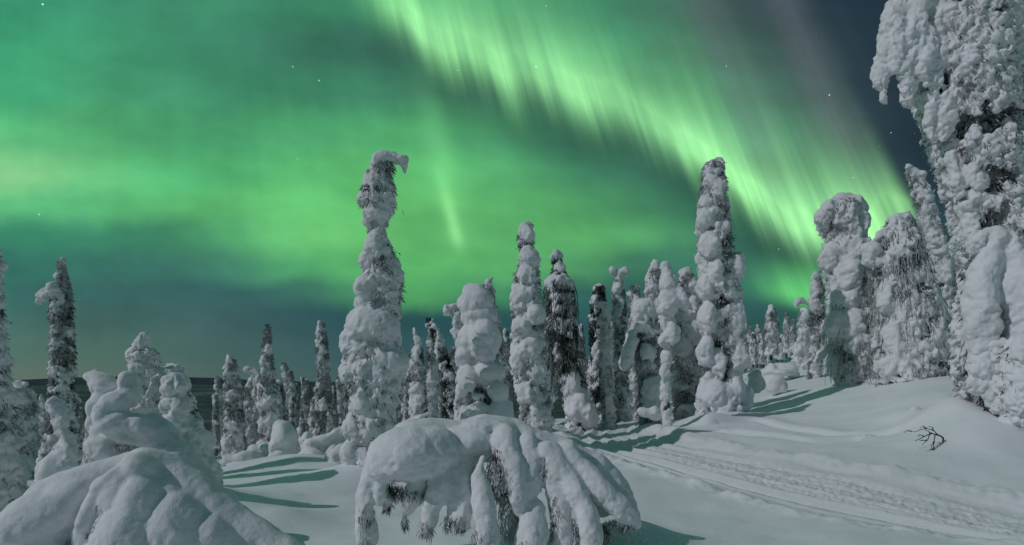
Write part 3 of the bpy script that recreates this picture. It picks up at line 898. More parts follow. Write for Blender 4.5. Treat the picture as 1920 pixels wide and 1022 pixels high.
# ---- C2: snow tip with a dark birch curtain
tree(NAME_B, 'drooping birch with a dark curtain of hanging twigs under a snowy tip', 18.0,
     [(476, 1032, 1050), (500, 1036, 1058), (518, 1028, 1066), (535, 1022, 1076), (600, 1026, 1082), (680, 1034, 1084), (720, 1050, 1100), (790, 1062, 1112)],
     lump=0.17, cover=0.9, elong=1.4, dark=1.3, seed=15, needle=DARKNEEDLE, twigs=380, twig_mat=DARKTWIG, twig_len=0.9, twig_zone=(515, 690),
     nolump=lambda c: 1.6 - (-1.5) > c[2] > 1.6 - (735 - HOR) / F * 18 and c[0] < (1078 - 960) / F * 18 and c[2] < 1.6 + (712 - 540) / F * 18 and math.sin(c[0] * 91 + c[2] * 57) > -0.1,
     feats=[(1041, 484, 11, 10), (1046, 506, 12, 14), (1030, 535, 14, 16, .15), (1062, 535, 16, 12, .1), (1085, 765, 26, 30, .3), (1072, 720, 14, 26, .25), (1100, 780, 18, 22, .25)], core=0.55)
# ---- the row right of it
tree(NAME_S, 'dark sided spruce showing green needles, in the row beyond the trail bend', 20.5,
     [(532, 1117, 1134), (560, 1108, 1136), (620, 1104, 1138), (700, 1108, 1142), (780, 1112, 1146)], lump=0.17, cover=0.55, dark=1.6, seed=16, needle=DARKNEEDLE, nolump=lambda c: c[0] < (1115 - 960) / F * 20.5 and c[2] < 4.0)
tree(NAME_S, 'knobbly narrow spruce column standing in front of the dark sided spruce', 18.5,
     [(566, 1119, 1136), (600, 1120, 1146), (660, 1122, 1146), (720, 1124, 1150), (785, 1126, 1156)], lump=0.17, cover=0.95, elong=1.2, dark=0.5, seed=17)
tree(NAME_S, 'thin spruce with a forked two lobed top', 21.0,
     [(520, 1150, 1166), (545, 1146, 1172), (580, 1146, 1176), (620, 1150, 1172), (700, 1152, 1178), (785, 1152, 1186)], lump=0.18, cover=0.85, dark=0.9, seed=18,
     feats=[(1148, 510, 10, 9), (1168, 510, 10, 9), (1157, 540, 13, 13, .1), (1158, 520, 6, 14)])
tree(NAME_S, 'small spruce with a pointed tip between the forked spruce and the bare trunk', 23.0,
     [(532, 1183, 1198), (560, 1178, 1202), (640, 1174, 1206), (790, 1166, 1214)], lump=0.2, cover=0.9, seed=19, dark=0.6)
tree(NAME_S, 'wide spruce with bulky arms of snow, left of the bare trunk', 16.5,
     [(498, 1219, 1237), (520, 1214, 1240), (560, 1204, 1244), (600, 1192, 1240), (650, 1190, 1238), (700, 1194, 1236), (785, 1196, 1240)],
     lump=0.2, cover=0.72, elong=1.5, dark=1.1, seed=20, twigs=260, twig_mat=TWIG, twig_len=.5, twig_zone=(620, 740),
     feats=[(1227, 497, 9, 12), (1224, 530, 14, 16), (1205, 582, 24, 22, .2), (1200, 610, 18, 14, .2), (1172, 665, 12, 34, .2, 8), (1182, 640, 12, 22, .15), (1224, 580, 22, 20, .1), (1212, 660, 16, 18, .25), (1222, 730, 22, 26, .3), (1225, 760, 20, 24, .3)])
tree(NAME_S, 'snow headed tree on a bare rime covered trunk standing by the trail', 14.2,
     [(498, 1240, 1256), (520, 1236, 1270), (560, 1236, 1270), (600, 1236, 1268), (628, 1240, 1264), (640, 1238, 1258), (720, 1238, 1259), (806, 1240, 1262)],
     lump=0.085, cover=1.0, elong=1.5, dark=0.05, seed=21, rough=0.024, warp=0.25, drape=0.1, crumbs=3,
     feats=[(1247, 500, 11, 13), (1252, 535, 18, 20, .05), (1254, 560, 22, 20, .05), (1250, 580, 18, 18, .1), (1256, 632, 18, 16, .12), (1275, 560, 13, 26, .1, -20), (1262, 615, 16, 8, .1, 35), (1240, 640, 9, 12, .1)], voxk=0.0022)
tree(NAME_S, 'broad lumpy spruce filling the gap between bare trunk and tall column', 17.2,
     [(508, 1274, 1296), (540, 1266, 1306), (600, 1262, 1310), (680, 1262, 1312), (780, 1258, 1314)], lump=0.23, cover=0.75, elong=1.6, dark=1.0, seed=22,
     feats=[(1285, 516, 14, 15), (1296, 540, 16, 18, .1), (1290, 580, 22, 28, .2), (1296, 622, 18, 24, .2), (1278, 655, 14, 20, .2)])
# ---- D: the tall column
tree(NAME_S, 'tallest straight spruce column on the snowbank, dark needles down its middle', 16.0,
     [(300, 1326, 1356), (315, 1315, 1356), (345, 1312, 1362), (375, 1306, 1364), (400, 1308, 1368), (440, 1308, 1372), (480, 1308, 1380), (520, 1310, 1386), (560, 1310, 1388), (600, 1312, 1388), (660, 1314, 1388), (720, 1314, 1392), (755, 1306, 1402), (782, 1302, 1406)],
     lump=0.20, cover=0.80, elong=1.6, dark=1.1, seed=23, rough=0.022,
     nolump=lambda c: abs(c[0] - (1352 - 960) / F * 16 - 0.02 * math.sin(c[2] * 5)) < 0.10 and c[1] < 16 and c[2] < 6.6 and c[2] > 1.7,
     feats=[(1340, 303, 17, 9), (1330, 322, 15, 16, .05), (1350, 308, 8, 12), (1328, 350, 18, 18, .1), (1348, 345, 14, 14), (1326, 385, 20, 20, .15), (1352, 385, 16, 18, .05), (1320, 420, 18, 20, .2), (1322, 465, 20, 26, .3), (1334, 515, 14, 26, .35), (1316, 545, 16, 26, .25), (1374, 505, 20, 28, .2), (1384, 490, 12, 16, .1), (1322, 600, 18, 32, .3), (1374, 600, 18, 36, .2), (1318, 660, 16, 34, .3), (1340, 680, 13, 30, .35), (1378, 670, 18, 34, .25), (1334, 740, 28, 28, .35), (1368, 735, 18, 30, .35), (1392, 750, 18, 26, .2), (1350, 430, 12, 20, .2), (1318, 740, 18, 30, .2)],
     voxk=0.0021)
# ---- right group
tree(NAME_S, 'thin dark spruce with one arm, just left of the mushroom capped tree', 22.5,
     [(515, 1525, 1537), (540, 1520, 1546), (600, 1520, 1546), (690, 1516, 1542), (705, 1514, 1540)], lump=0.15, cover=0.7, dark=1.1, seed=24,
     chains=[[(1525, 572, 5), (1510, 566, 5), (1498, 568, 4), (1494, 574, 3)]])
tree(NAME_S, 'small pale spruce at the far edge of the snowfield by the thin dark spruce', 27.0,
     [(580, 1498, 1514), (620, 1492, 1520), (685, 1486, 1526)], lump=0.28, cover=0.95, dark=0.4, seed=25)
tree(NAME_S, 'broad spruce with a mushroom shaped snow cap at the snowfield edge', 18.0,
     [(372, 1560, 1600), (388, 1538, 1614), (420, 1534, 1618), (442, 1548, 1618), (470, 1542, 1624), (500, 1538, 1626), (540, 1550, 1634), (600, 1555, 1644), (650, 1552, 1650), (718, 1566, 1646)],
     lump=0.23, cover=0.76, elong=1.6, dark=1.0, seed=26, rough=0.024, twigs=500, twig_mat=TWIG, twig_len=.6, twig_zone=(560, 690),
     feats=[(1582, 376, 26, 13, .05), (1560, 395, 26, 18, .1, 20), (1540, 410, 13, 22, .05), (1600, 395, 20, 26, .1), (1585, 415, 22, 36, .2), (1606, 425, 14, 40, .15), (1550, 490, 20, 26, .15), (1590, 468, 28, 24, .25), (1576, 520, 26, 34, .35), (1575, 565, 22, 22, .35), (1580, 610, 28, 30, .4), (1600, 560, 18, 30, .2), (1555, 610, 16, 28, .25)],
     chains=[[(1585, 640, 8), (1560, 650, 8), (1540, 665, 7), (1532, 680, 5)]])
tree(NAME_B, 'drooping frosted birch with a small window of sky near its top', 16.2,
     [(404, 1672, 1712), (425, 1658, 1718), (450, 1650, 1724), (480, 1636, 1730), (520, 1645, 1740), (600, 1650, 1768), (660, 1644, 1778), (718, 1642, 1776)],
     lump=0.145, cover=0.66, elong=2.0, dark=1.2, seed=27, rough=0.026, twigs=1500, twig_mat=TWIG, twig_len=.7, twig_zone=(430, 690),
     feats=[(1690, 415, 22, 16, .1), (1676, 430, 16, 18, .1), (1706, 440, 16, 26, .1), (1632, 470, 16, 18, .1), (1630, 490, 14, 18, .1), (1688, 460, 22, 24, .25), (1730, 575, 16, 40, .35), (1735, 610, 12, 30, .35), (1655, 560, 18, 36, .2), (1672, 590, 16, 44, .3), (1660, 640, 16, 44, .3), (1690, 680, 14, 34, .4), (1755, 640, 16, 46, .2), (1765, 690, 14, 30, .2), (1690, 520, 14, 30, .3), (1650, 690, 12, 30, .3)],
     chains=[[(1634, 470, 8), (1640, 452, 7), (1652, 438, 7), (1668, 424, 8)], [(1640, 478, 8), (1655, 466, 6), (1676, 462, 8)]], patch=0.4)
tree(NAME_S, 'leaning knobbly spruce with a bent tip behind the frosted birch', 20.0,
     [(318, 1694, 1708), (332, 1702, 1732), (360, 1712, 1744), (400, 1720, 1756), (440, 1726, 1768), (500, 1742, 1786), (560, 1752, 1796), (690, 1760, 1812)],
     lump=0.14, cover=1.0, elong=1.1, dark=0.45, seed=28, rough=0.028, drape=0.2, feats=[(1700, 318, 9, 7), (1712, 326, 12, 10)])
tree(NAME_S, 'shadowed spruce wedged between mushroom capped tree and frosted birch', 19.8,
     [(500, 1640, 1660), (560, 1626, 1668), (640, 1622, 1672), (712, 1620, 1676)], lump=0.2, cover=0.62, dark=1.3, seed=29, needle=DARKNEEDLE)
# ---- H: the giant at the right
H_ = tree(NAME_B, 'giant rime encrusted tree rising out of the top of the picture', 10.6,
     [(-110, 1760, 1850), (-40, 1720, 1880), (20, 1712, 1884), (60, 1715, 1888), (150, 1722, 1896), (230, 1745, 1902), (270, 1756, 1910), (320, 1772, 1914), (380, 1788, 1920), (440, 1796, 1926), (500, 1812, 1934), (560, 1806, 1948), (620, 1800, 1956), (680, 1800, 1962), (740, 1812, 1962), (785, 1832, 1955)],
     lump=0.125, cover=0.66, elong=2.0, dark=1.0, seed=30, rough=0.030, needle=NEEDLE, core=0.42, patch=0.42, drape=0.85, crumbs=8,
     nolump=lambda c: c[2] < CZ + (HOR - 490) / F * 10.6 and c[1] < 10.75,
     feats=[(1850, 470, 40, 30, .3), (1812, 690, 26, 32, .42), (1842, 705, 20, 26, .5), (1838, 745, 22, 30, .5), (1862, 750, 16, 26, .55), (1870, 715, 30, 40, .5), (1806, 720, 20, 24, .38), (1855, 778, 12, 16, .5), (1812, 460, 20, 26, .3), (1828, 660, 22, 22, .52), (1880, 690, 30, 30, .5)],
     chains=[[(1715, -10, 20, .1), (1685, 12, 24, .15), (1662, 52, 20, .15), (1650, 100, 17, .15), (1644, 140, 14, .15), (1648, 178, 9, .15), (1652, 200, 5, .15)],
             [(1720, 0, 18, .25), (1702, 30, 22, .3), (1690, 75, 18, .3), (1682, 120, 18, .3), (1676, 160, 13, .3), (1682, 200, 8, .3)],
             [(1700, 60, 14, .35), (1708, 95, 18, .38), (1704, 140, 15, .38), (1708, 175, 8, .38)], [(1665, 60, 12, .3), (1662, 110, 16, .3), (1656, 150, 9, .3)], [(1640, 125, 8, .1), (1636, 150, 9, .1), (1640, 172, 5, .1)],
             [(1735, 30, 18, .3), (1742, 80, 20, .35), (1735, 130, 17, .35), (1728, 170, 13, .35), (1724, 205, 8, .35)], [(1690, 170, 12, .2), (1686, 195, 10, .2), (1690, 208, 5, .2)],
             [(1722, 195, 13, .2), (1728, 228, 14, .22), (1733, 255, 10, .22), (1738, 272, 4, .22)], [(1750, 200, 14, .3), (1752, 240, 14, .3), (1750, 268, 8, .3)],
             [(1842, 10, 22, .4), (1850, 50, 26, .45), (1846, 90, 20, .45), (1840, 112, 10, .45)], [(1868, -10, 24, .35), (1872, 50, 24, .4), (1868, 100, 20, .4), (1876, 130, 8, .4)], [(1808, 34, 12, .5), (1826, 26, 16, .5), (1845, 22, 16, .5)],
             [(1892, 112, 12, .1), (1896, 145, 14, .1), (1894, 170, 6, .1)], [(1772, 300, 12, .2), (1776, 335, 15, .22), (1780, 372, 9, .22)], [(1800, 310, 13, .35), (1804, 350, 15, .36), (1800, 385, 7, .36)], [(1792, 395, 13, .25), (1798, 430, 15, .25), (1802, 455, 10, .25)], [(1880, 300, 16, .3), (1884, 350, 17, .32), (1882, 395, 8, .32)], [(1905, 240, 14, .2), (1908, 290, 16, .2), (1906, 330, 8, .2)], [(1860, 380, 14, .35), (1864, 420, 15, .36), (1860, 450, 7, .36)], [(1900, 400, 14, .3), (1902, 440, 15, .3)]],
     lobes=[[(1830, 452, 22, .30), (1832, 480, 27, .34), (1818, 520, 27, .36), (1811, 570, 30, .38), (1806, 625, 26, .38), (1808, 668, 17, .34)],
            [(1846, 470, 20, .38), (1868, 505, 29, .44), (1876, 560, 35, .48), (1878, 620, 33, .48), (1870, 672, 22, .44)], [(1815, 690, 17, .42), (1818, 722, 20, .44), (1828, 750, 13, .44)], [(1846, 665, 14, .5), (1842, 700, 20, .5), (1850, 735, 15, .5)],
            [(1885, 470, 24, .30), (1915, 505, 30, .36), (1926, 560, 36, .4), (1930, 620, 34, .42)], [(1908, 640, 20, .45), (1912, 680, 34, .52), (1908, 730, 36, .52), (1905, 775, 28, .5)]],
     voxk=0.0021)
tree(NAME_S, 'low rounded snow laden sapling at the right foot of the giant tree', 9.8,
     [(640, 1890, 1935), (670, 1880, 1960), (720, 1874, 1975), (790, 1880, 1980)], lump=0.22, cover=1.0, elong=1.3, dark=0.2, seed=31,
     feats=[(1918, 665, 34, 40, .1), (1930, 720, 50, 50, .15), (1900, 745, 26, 36, .2)])
# ---- behind, right: trees across the snowfield are copies below
# ---- between A and B
tree(NAME_S, 'narrow pointed spruce just right of the crooked hooked spruce', 22.0,
     [(620, 777, 786), (660, 771, 794), (720, 769, 799), (790, 766, 804)], lump=0.17, cover=0.85, dark=0.8, seed=32)
tree(NAME_S, 'dark spruce leaning over sideways, tip bent like a hook', 19.0,
     [(592, 797, 806), (606, 800, 814), (620, 806, 824), (660, 818, 840), (700, 829, 852), (740, 832, 858), (800, 826, 858)], lump=0.13, cover=0.62, dark=1.3, seed=33, needle=DARKNEEDLE)
tree(NAME_S, 'thin pale spruce partly hidden by the leaning dark spruce', 23.0,
     [(612, 802, 810), (660, 798, 816), (720, 796, 822), (795, 792, 826)], lump=0.17, cover=0.9, dark=0.6, seed=34)
tree(NAME_S, 'thin spruce whose tip curls over in a round snow knob', 17.5,
     [(574, 845, 862), (600, 848, 868), (660, 852, 872), (740, 852, 876), (800, 848, 880)], lump=0.14, cover=0.9, dark=0.7, seed=35,
     feats=[(839, 580, 10, 12), (850, 572, 12, 7)])
# ---- left middle distance
tree(NAME_S, 'blunt topped spruce standing above the snow mounds in the clearing', 20.0,
     [(670, 424, 442), (700, 420, 448), (760, 421, 456), (820, 421, 462), (862, 420, 466)], lump=0.17, cover=0.75, dark=1.0, seed=36)
tree(NAME_S, 'spruce with a bare dark pointed top above its snow', 20.0,
     [(604, 497, 506), (625, 493, 509), (660, 490, 511), (700, 487, 516), (760, 484, 526), (862, 482, 534)], lump=0.17, cover=0.78, dark=1.0, seed=37, nolump=lambda c: c[2] > 1.6 + (712 - 655) / F * 20)
tree(NAME_S, 'thin spruce with its snowy tip nodding to one side', 20.6,
     [(692, 470, 484), (720, 474, 488), (780, 476, 496), (862, 474, 498)], lump=0.15, cover=0.9, dark=0.6, seed=38, feats=[(468, 697, 9, 8), (476, 694, 9, 7)])
tree(NAME_S, 'slim pointed spruce standing alone against the sky over the valley', 24.0,
     [(600, 599, 609), (640, 593, 615), (700, 592, 620), (770, 591, 624), (862, 588, 630)], lump=0.19, cover=0.8, dark=0.9, seed=39)
tree(NAME_S, 'small triangular spruce at the edge of the valley', 28.0,
     [(722, 576, 584), (760, 566, 596), (850, 556, 604)], lump=0.24, cover=0.85, dark=0.8, seed=40)
# ---- far left
tree(NAME_S, 'tall snow covered spruce cut by the left edge of the picture', 8.6,
     [(468, -12, 3), (520, -16, 5), (560, -20, 8), (640, -28, 12), (700, -34, 18), (800, -50, 30), (900, -68, 42), (985, -70, 46)], lump=0.13, cover=0.9, elong=1.3, dark=0.5, seed=41, rough=0.024)
tree(NAME_S, 'small spruce with a bowed tip beside the left edge', 14.5,
     [(722, 26, 52), (740, 28, 66), (790, 34, 68), (850, 34, 74), (905, 30, 80)], lump=0.16, cover=0.78, dark=0.9, seed=42, feats=[(28, 714, 8, 7), (38, 718, 8, 7)])
tree(NAME_S, 'tall thin spruce with a dark spike top and one snowy side arm', 13.0,
     [(480, 108, 121), (500, 109, 125), (525, 109, 131), (545, 100, 135), (575, 98, 136), (640, 97, 138), (720, 96, 139), (800, 88, 144), (900, 72, 152)],
     lump=0.11, cover=0.70, elong=1.4, dark=1.2, seed=43, rough=0.024, nolump=lambda c: c[2] > 1.6 + (712 - 530) / F * 13 and c[0] < 5,
     feats=[(98, 550, 14, 10, .05), (84, 557, 12, 9, .05), (75, 566, 7, 8), (112, 545, 14, 12, .1), (112, 515, 8, 8), (116, 492, 6, 8)], patch=0.3)
tree('spruce_sapling', 'figure like snow column with a round head before the spike topped spruce', 8.6,
     [(752, 90, 112), (775, 84, 116), (800, 100, 122), (830, 104, 132), (850, 92, 140), (890, 80, 144), (930, 78, 150)], lump=0.12, cover=1.0, elong=1.2, dark=0.1, seed=44, rough=0.014, smooth=6,
     feats=[(100, 768, 17, 16), (112, 795, 13, 18), (122, 825, 13, 20), (128, 850, 20, 22, .05), (112, 880, 34, 32, .1), (105, 910, 30, 30, .1)])
tree(NAME_S, 'spruce topped by a flat snow cap, behind the animal shaped snow pile', 10.5,
     [(645, 252, 278), (662, 242, 296), (700, 242, 298), (740, 238, 298), (900, 226, 304)], lump=0.13, cover=0.9, elong=1.2, dark=0.5, seed=45,
     feats=[(265, 647, 14, 7), (254, 668, 16, 16, .05), (283, 668, 14, 20), (270, 690, 22, 16, .1), (260, 715, 18, 18, .1)])
tree(NAME_S, 'stooping spruce with a drooping arm and smooth snow cape, behind the bent mound', 9.5,
     [(690, 312, 334), (705, 300, 346), (740, 304, 364), (780, 314, 374), (820, 322, 392), (870, 334, 406), (925, 340, 420)], lump=0.15, cover=0.9, elong=1.4, dark=0.5, seed=46,
     feats=[(324, 700, 14, 14), (334, 725, 26, 26, .12), (338, 760, 26, 24, .15), (340, 790, 24, 22, .2), (296, 725, 9, 20, .1), (287, 745, 8, 18, .1), (312, 712, 14, 9, .05), (345, 830, 22, 34, .2), (375, 850, 24, 50, .05), (395, 890, 20, 40, .05)],
     chains=[[(325, 692, 12), (306, 702, 10), (292, 722, 9), (286, 752, 8)]])
# ---- the animal shaped pile and the two bent foreground trees
DP = 7.4


def special(name, label, D, bx, blobs=(), chains=(), vox=0.018, seed=1, rough=0.02, smooth=4, needles=(), cat='tree', group='trees bent under snow', trunk=None, fine=0.5, top=0.35, flat=0.1, warp=0.6, wscale=1.6, crack=0.3):
    x0 = (bx - 960) / F * D
    root = empty(name, (x0, D, gz(x0, D))); org = np.array(root.location)
    tag(root, label, cat, group)
    B = Blobs(); s = D / F
    for f in blobs:
        px, py, rx, ry = f[:4]; off = f[4] if len(f) > 4 else 0; rot = f[5] if len(f) > 5 else 0; ryd = f[6] if len(f) > 6 else (rx + ry) / 2
        c = P(px, py, D); c[1] -= off
        B.add(c, (rx * s, ryd * s, ry * s), roty(R(rot)), flat)
    for ch in chains:
        B.chain([(P(p[0], p[1], D) - np.array([0, p[3] if len(p) > 3 else 0, 0]), p[2] * s) for p in ch], 0.4)
    B.build('snow_load', vox, smooth, seed, rough, fine, top, parent=root, origin=org, warp=warp, wscale=wscale, crack=crack)
    rng = np.random.default_rng(seed)
    if trunk:
        pts = [P(p[0], p[1], D) - np.array([0, p[3] if len(p) > 3 else 0, 0]) - org for p in trunk]
        tv, tf = tube(pts, [p[2] * s for p in trunk], 8)
        link('trunk', make_mesh('trunk', tv, tf), BARK, root)
    if needles:
        N = Blades()
        for px, py, rx, ry, off, n in needles:
            c = P(px, py, D) - np.array([0, off, 0])
            q = rng.normal(size=(n, 3)); q /= np.linalg.norm(q, axis=1, keepdims=True); q *= rng.uniform(0.3, 1, (n, 1)) ** 0.5
            base = c + q * np.array([rx * s, (rx + ry) / 2 * s, ry * s])
            n2 = n
            d = np.stack([rng.normal(0, .32, n), rng.normal(-0.15, .3, n), -rng.uniform(0.5, 1.8, n)], 1)
            N.add(base, d, rng.uniform(0.03, 0.085, n), rng.uniform(0.004, 0.010, n), rng)
        N.build('foliage', NEEDLE, root, org)
    return root


special(NAME_S, 'animal shaped pile of snow with a broad flat head, above the bent mound', DP, 235,
    blobs=[(190, 706, 27, 12, .02, 6), (200, 722, 22, 20, .05), (176, 702, 13, 9, 0, -25), (180, 696, 5, 9), (197, 752, 20, 26, .05), (185, 790, 17, 30, .05), (183, 762, 12, 20, .1), (232, 757, 28, 30, .2), (222, 772, 26, 26, .25), (247, 715, 20, 24, .1), (254, 735, 18, 30, .1), (206, 838, 26, 28, .15), (240, 790, 40, 26, .2, 12), (275, 800, 34, 26, .15, 25), (200, 820, 14, 34, .1), (258, 815, 50, 20, .1, 15), (190, 880, 30, 50, .0), (240, 870, 40, 60, -.1)],
    chains=[[(290, 800, 26), (315, 830, 30), (350, 880, 34), (395, 940, 36), (450, 985, 28, -.2)]], seed=61, rough=0.016, vox=0.019, smooth=8, warp=0.3, crack=0.15, needles=[(262, 832, 22, 10, .25, 260), (195, 850, 20, 16, .2, 120)], trunk=[(240, 1010, 12), (240, 900, 10), (225, 800, 8), (195, 712, 3)])

special(NAME_S, 'wide bent over tree buried as a tent shaped mound of snow in the foreground', 5.9, 250,
    blobs=[(112, 968, 84, 56, .25, -28, 70), (78, 1010, 56, 56, .25), (150, 930, 50, 40, .2, -25), (60, 1000, 34, 40, .3), (135, 1000, 50, 60, .2), (282, 880, 34, 36, .2), (262, 930, 40, 60, .24), (230, 940, 26, 44, .30), (212, 985, 32, 36, .28), (262, 990, 40, 60, .30), (300, 960, 46, 80, .26), (350, 990, 60, 80, .20), (400, 1010, 60, 60, .12), (238, 905, 22, 20, .36, -40), (290, 1000, 60, 80, .34), (320, 1020, 46, 60, .36), (390, 1010, 50, 50, .15), (250, 1030, 40, 40, .5), (200, 1030, 30, 30, .4), (215, 878, 40, 20, .05, -20)],
    chains=[[(60, 990, 38, .2), (120, 925, 36, .15), (185, 888, 26, .1), (250, 868, 22, .05), (285, 862, 26, .05), (320, 885, 32), (370, 930, 38), (420, 975, 38), (480, 1010, 36), (540, 1040, 30)],
            [(285, 862, 24, .1), (255, 885, 14, .34), (232, 920, 12, .42), (216, 960, 12, .44)], [(300, 880, 20, .12), (350, 945, 30, .2), (380, 1000, 32, .22)]],
    seed=62, rough=0.012, vox=0.016, smooth=14, warp=0.14, wscale=2.2, crack=0.05, needles=[(190, 1000, 7, 34, .36, 160), (246, 960, 5, 40, .46, 140), (300, 1000, 22, 26, .50, 120), (345, 1010, 30, 24, .42, 60), (226, 1000, 5, 30, .44, 90)],
    trunk=[(250, 1080, 12), (255, 980, 11), (270, 900, 8), (200, 900, 5), (120, 950, 3)], fine=0.5)

special(NAME_S, 'bowed young spruce in the foreground with a big snow pillow and finger like drooping branches', 5.75, 960,
    blobs=[(780, 846, 78, 54, .28, -8, 70), (748, 858, 46, 40, .35, -20), (812, 838, 56, 46, .3), (885, 826, 56, 36, .1), (935, 818, 40, 36, .05), (905, 800, 46, 20, .1), (1000, 846, 50, 36, .0), (1050, 880, 50, 50, -.1), (1090, 915, 54, 50, -.1), (850, 850, 30, 30, .1), (1130, 930, 40, 44, -.05)],
    chains=[[(720, 850, 20, .1), (780, 812, 26, .1), (850, 806, 22), (915, 800, 23), (955, 806, 24), (1010, 830, 26), (1070, 850, 28), (1125, 888, 32), (1165, 930, 28), (1184, 962, 12, .1)],
            [(722, 850, 16, .3), (708, 890, 16, .36), (702, 940, 16, .38), (704, 985, 19, .38), (700, 1015, 10, .38)],
            [(728, 870, 14, .34), (730, 910, 17, .38), (742, 935, 9, .4)],
            [(790, 900, 16, .3), (780, 930, 15, .34), (768, 960, 5, .34)],
            [(835, 895, 22, .34), (822, 930, 18, .4), (812, 975, 11, .42)], [(830, 860, 24, .2), (842, 900, 24, .33)],
            [(858, 910, 12, .38), (853, 955, 9, .4)],
            [(875, 860, 22, .25), (874, 905, 20, .36), (872, 945, 18, .4), (880, 968, 9, .4)],
            [(906, 848, 7, .42), (908, 885, 13, .48), (915, 925, 20, .5), (918, 970, 24, .52), (915, 1010, 18, .52), (900, 1030, 10, .52)],
            [(945, 815, 24, .2), (955, 855, 23, .34), (970, 900, 20, .42), (976, 930, 13, .44), (971, 946, 4, .44)],
            [(985, 830, 24, .2), (995, 880, 24, .32), (985, 925, 16, .36)],
            [(1000, 940, 20, .4), (992, 985, 28, .46), (990, 1050, 28, .46)],
            [(1040, 880, 24, .3), (1045, 940, 20, .38), (1048, 1000, 18, .42), (1042, 1050, 16, .42)],
            [(1020, 840, 22, .25), (1060, 890, 20, .38), (1082, 930, 16, .46), (1094, 975, 22, .5), (1096, 1020, 22, .5), (1095, 1060, 18, .5)],
            [(1060, 850, 24, .2), (1115, 905, 22, .35), (1155, 945, 18, .38), (1182, 966, 11, .34)],
            [(962, 960, 10, .2), (965, 1000, 14, .2), (960, 1050, 14, .2)]],
    seed=63, rough=0.015, crack=0.12, vox=0.0135, warp=0.22, wscale=1.5, smooth=4, fine=0.5,
    needles=[(770, 910, 44, 12, .34, 520), (830, 895, 26, 16, .3, 260), (745, 905, 14, 20, .36, 160), (935, 880, 22, 50, .36, 900), (955, 950, 20, 50, .3, 700), (897, 890, 8, 26, .36, 260), (1012, 870, 10, 30, .32, 240), (1032, 950, 6, 50, .38, 260), (1068, 1000, 8, 50, .42, 400), (1122, 1000, 16, 34, .36, 500), (1150, 965, 30, 8, .34, 260), (704, 1000, 16, 18, .42, 160), (772, 962, 6, 14, .36, 60), (915, 985, 26, 34, .54, 300), (872, 960, 14, 18, .42, 160), (848, 960, 10, 16, .42, 80), (812, 970, 14, 18, .44, 160), (708, 950, 14, 30, .42, 160), (990, 1000, 26, 30, .52, 260), (742, 930, 8, 14, .42, 80)],
    trunk=[(985, 1090, 13, .05), (985, 980, 12, .05), (980, 880, 10, .02), (920, 815, 8), (820, 835, 5, .1), (720, 870, 3, .2)])


# ---- buried bushes: rounded mounds of snow
def mound(label, D, bx, blobs, seed, needles=(), name='snow_mound', vox=None, group='snow buried bushes'):
    special(name, label, D, bx, blobs=blobs, vox=vox or D * 0.0024, seed=seed, rough=0.014, smooth=6, needles=needles, cat='snow mound', group=group)


mound('boulder like ball of snow beside the dark topped spruce', 14.5, 530, [(528, 822, 27, 32, 0, 20), (515, 835, 16, 22, .1), (530, 862, 30, 20, .1), (548, 850, 14, 20)], 71)
mound('cluster of snow covered stumps with dark twigs showing under their caps', 13.8, 600, [(605, 822, 32, 14, 0, -5), (585, 832, 18, 18, .1), (640, 815, 22, 12, 0, 10), (632, 845, 16, 20, .1), (590, 862, 30, 24, .25), (570, 872, 30, 16, .3), (615, 872, 30, 18, .3), (650, 840, 14, 16), (600, 845, 30, 18, -.1)], 72, [(606, 842, 30, 10, .12, 300), (640, 830, 18, 8, .1, 150), (570, 838, 10, 18, .12, 140)])
mound('low double hump of snow below the blunt topped spruce', 13.0, 450, [(440, 858, 24, 13, 0, 10), (470, 862, 30, 18, 0, 8), (430, 880, 20, 14, .2), (455, 888, 30, 14, .3), (480, 878, 26, 16, .1)], 73)
mound('smooth snow dome behind the column spruce, nearest of the humps on the rise', 20.0, 1453, [(1453, 718, 27, 20, 0), (1440, 722, 14, 14, .1), (1455, 732, 30, 12, .1)], 74)
mound('pair of dark streaked snow humps higher up the rise', 24.0, 1462, [(1445, 692, 22, 16, 0, -20), (1474, 690, 20, 17, 0, 15), (1460, 700, 26, 14, .1), (1490, 700, 12, 8)], 75, [(1462, 692, 8, 10, .3, 60)])
mound('small snow hump tucked against the foot of the column spruce', 18.5, 1415, [(1412, 706, 12, 14), (1420, 722, 16, 14), (1408, 728, 16, 14, .1)], 76)
mound('low snow covered stump beside the trail under the drooping birch', 19.0, 1092, [(1090, 768, 22, 20, 0), (1078, 775, 14, 14, .1), (1108, 775, 12, 16, .1)], 77)
mound('tiny snow knob on the drift below the giant tree', 12.0, 1716, [(1716, 776, 9, 8), (1722, 780, 9, 6)], 78)
mound('snow heap at the foot of the bulky armed spruce', 15.5, 1212, [(1205, 770, 14, 10), (1222, 772, 18, 14), (1235, 780, 16, 14)], 79)

mound('low row of snow covered bushes before the slim pointed spruce', 15.5, 575, [(560, 838, 16, 14, 0, -15), (578, 830, 13, 18, 0, 10), (596, 842, 18, 13, .1), (612, 850, 12, 10, .1), (585, 852, 28, 12, .15)], 91, [(570, 846, 16, 6, .2, 120)])
mound('wind rounded snow hummock between the blunt topped spruce and the boulder like ball', 14.8, 488, [(482, 846, 15, 13, 0, 15), (496, 842, 10, 16, .05, -10), (490, 858, 24, 12, .1), (474, 858, 12, 9, .1)], 92, [(489, 850, 8, 6, .18, 60)])
mound('arched snow covered sapling bending over beside the foot of the hooked spruce', 12.6, 628, [(622, 858, 10, 16, 0, 20), (634, 846, 14, 9, 0, -10), (646, 854, 8, 14, .05), (632, 872, 22, 10, .1)], 93, [(634, 858, 8, 6, .1, 80)])

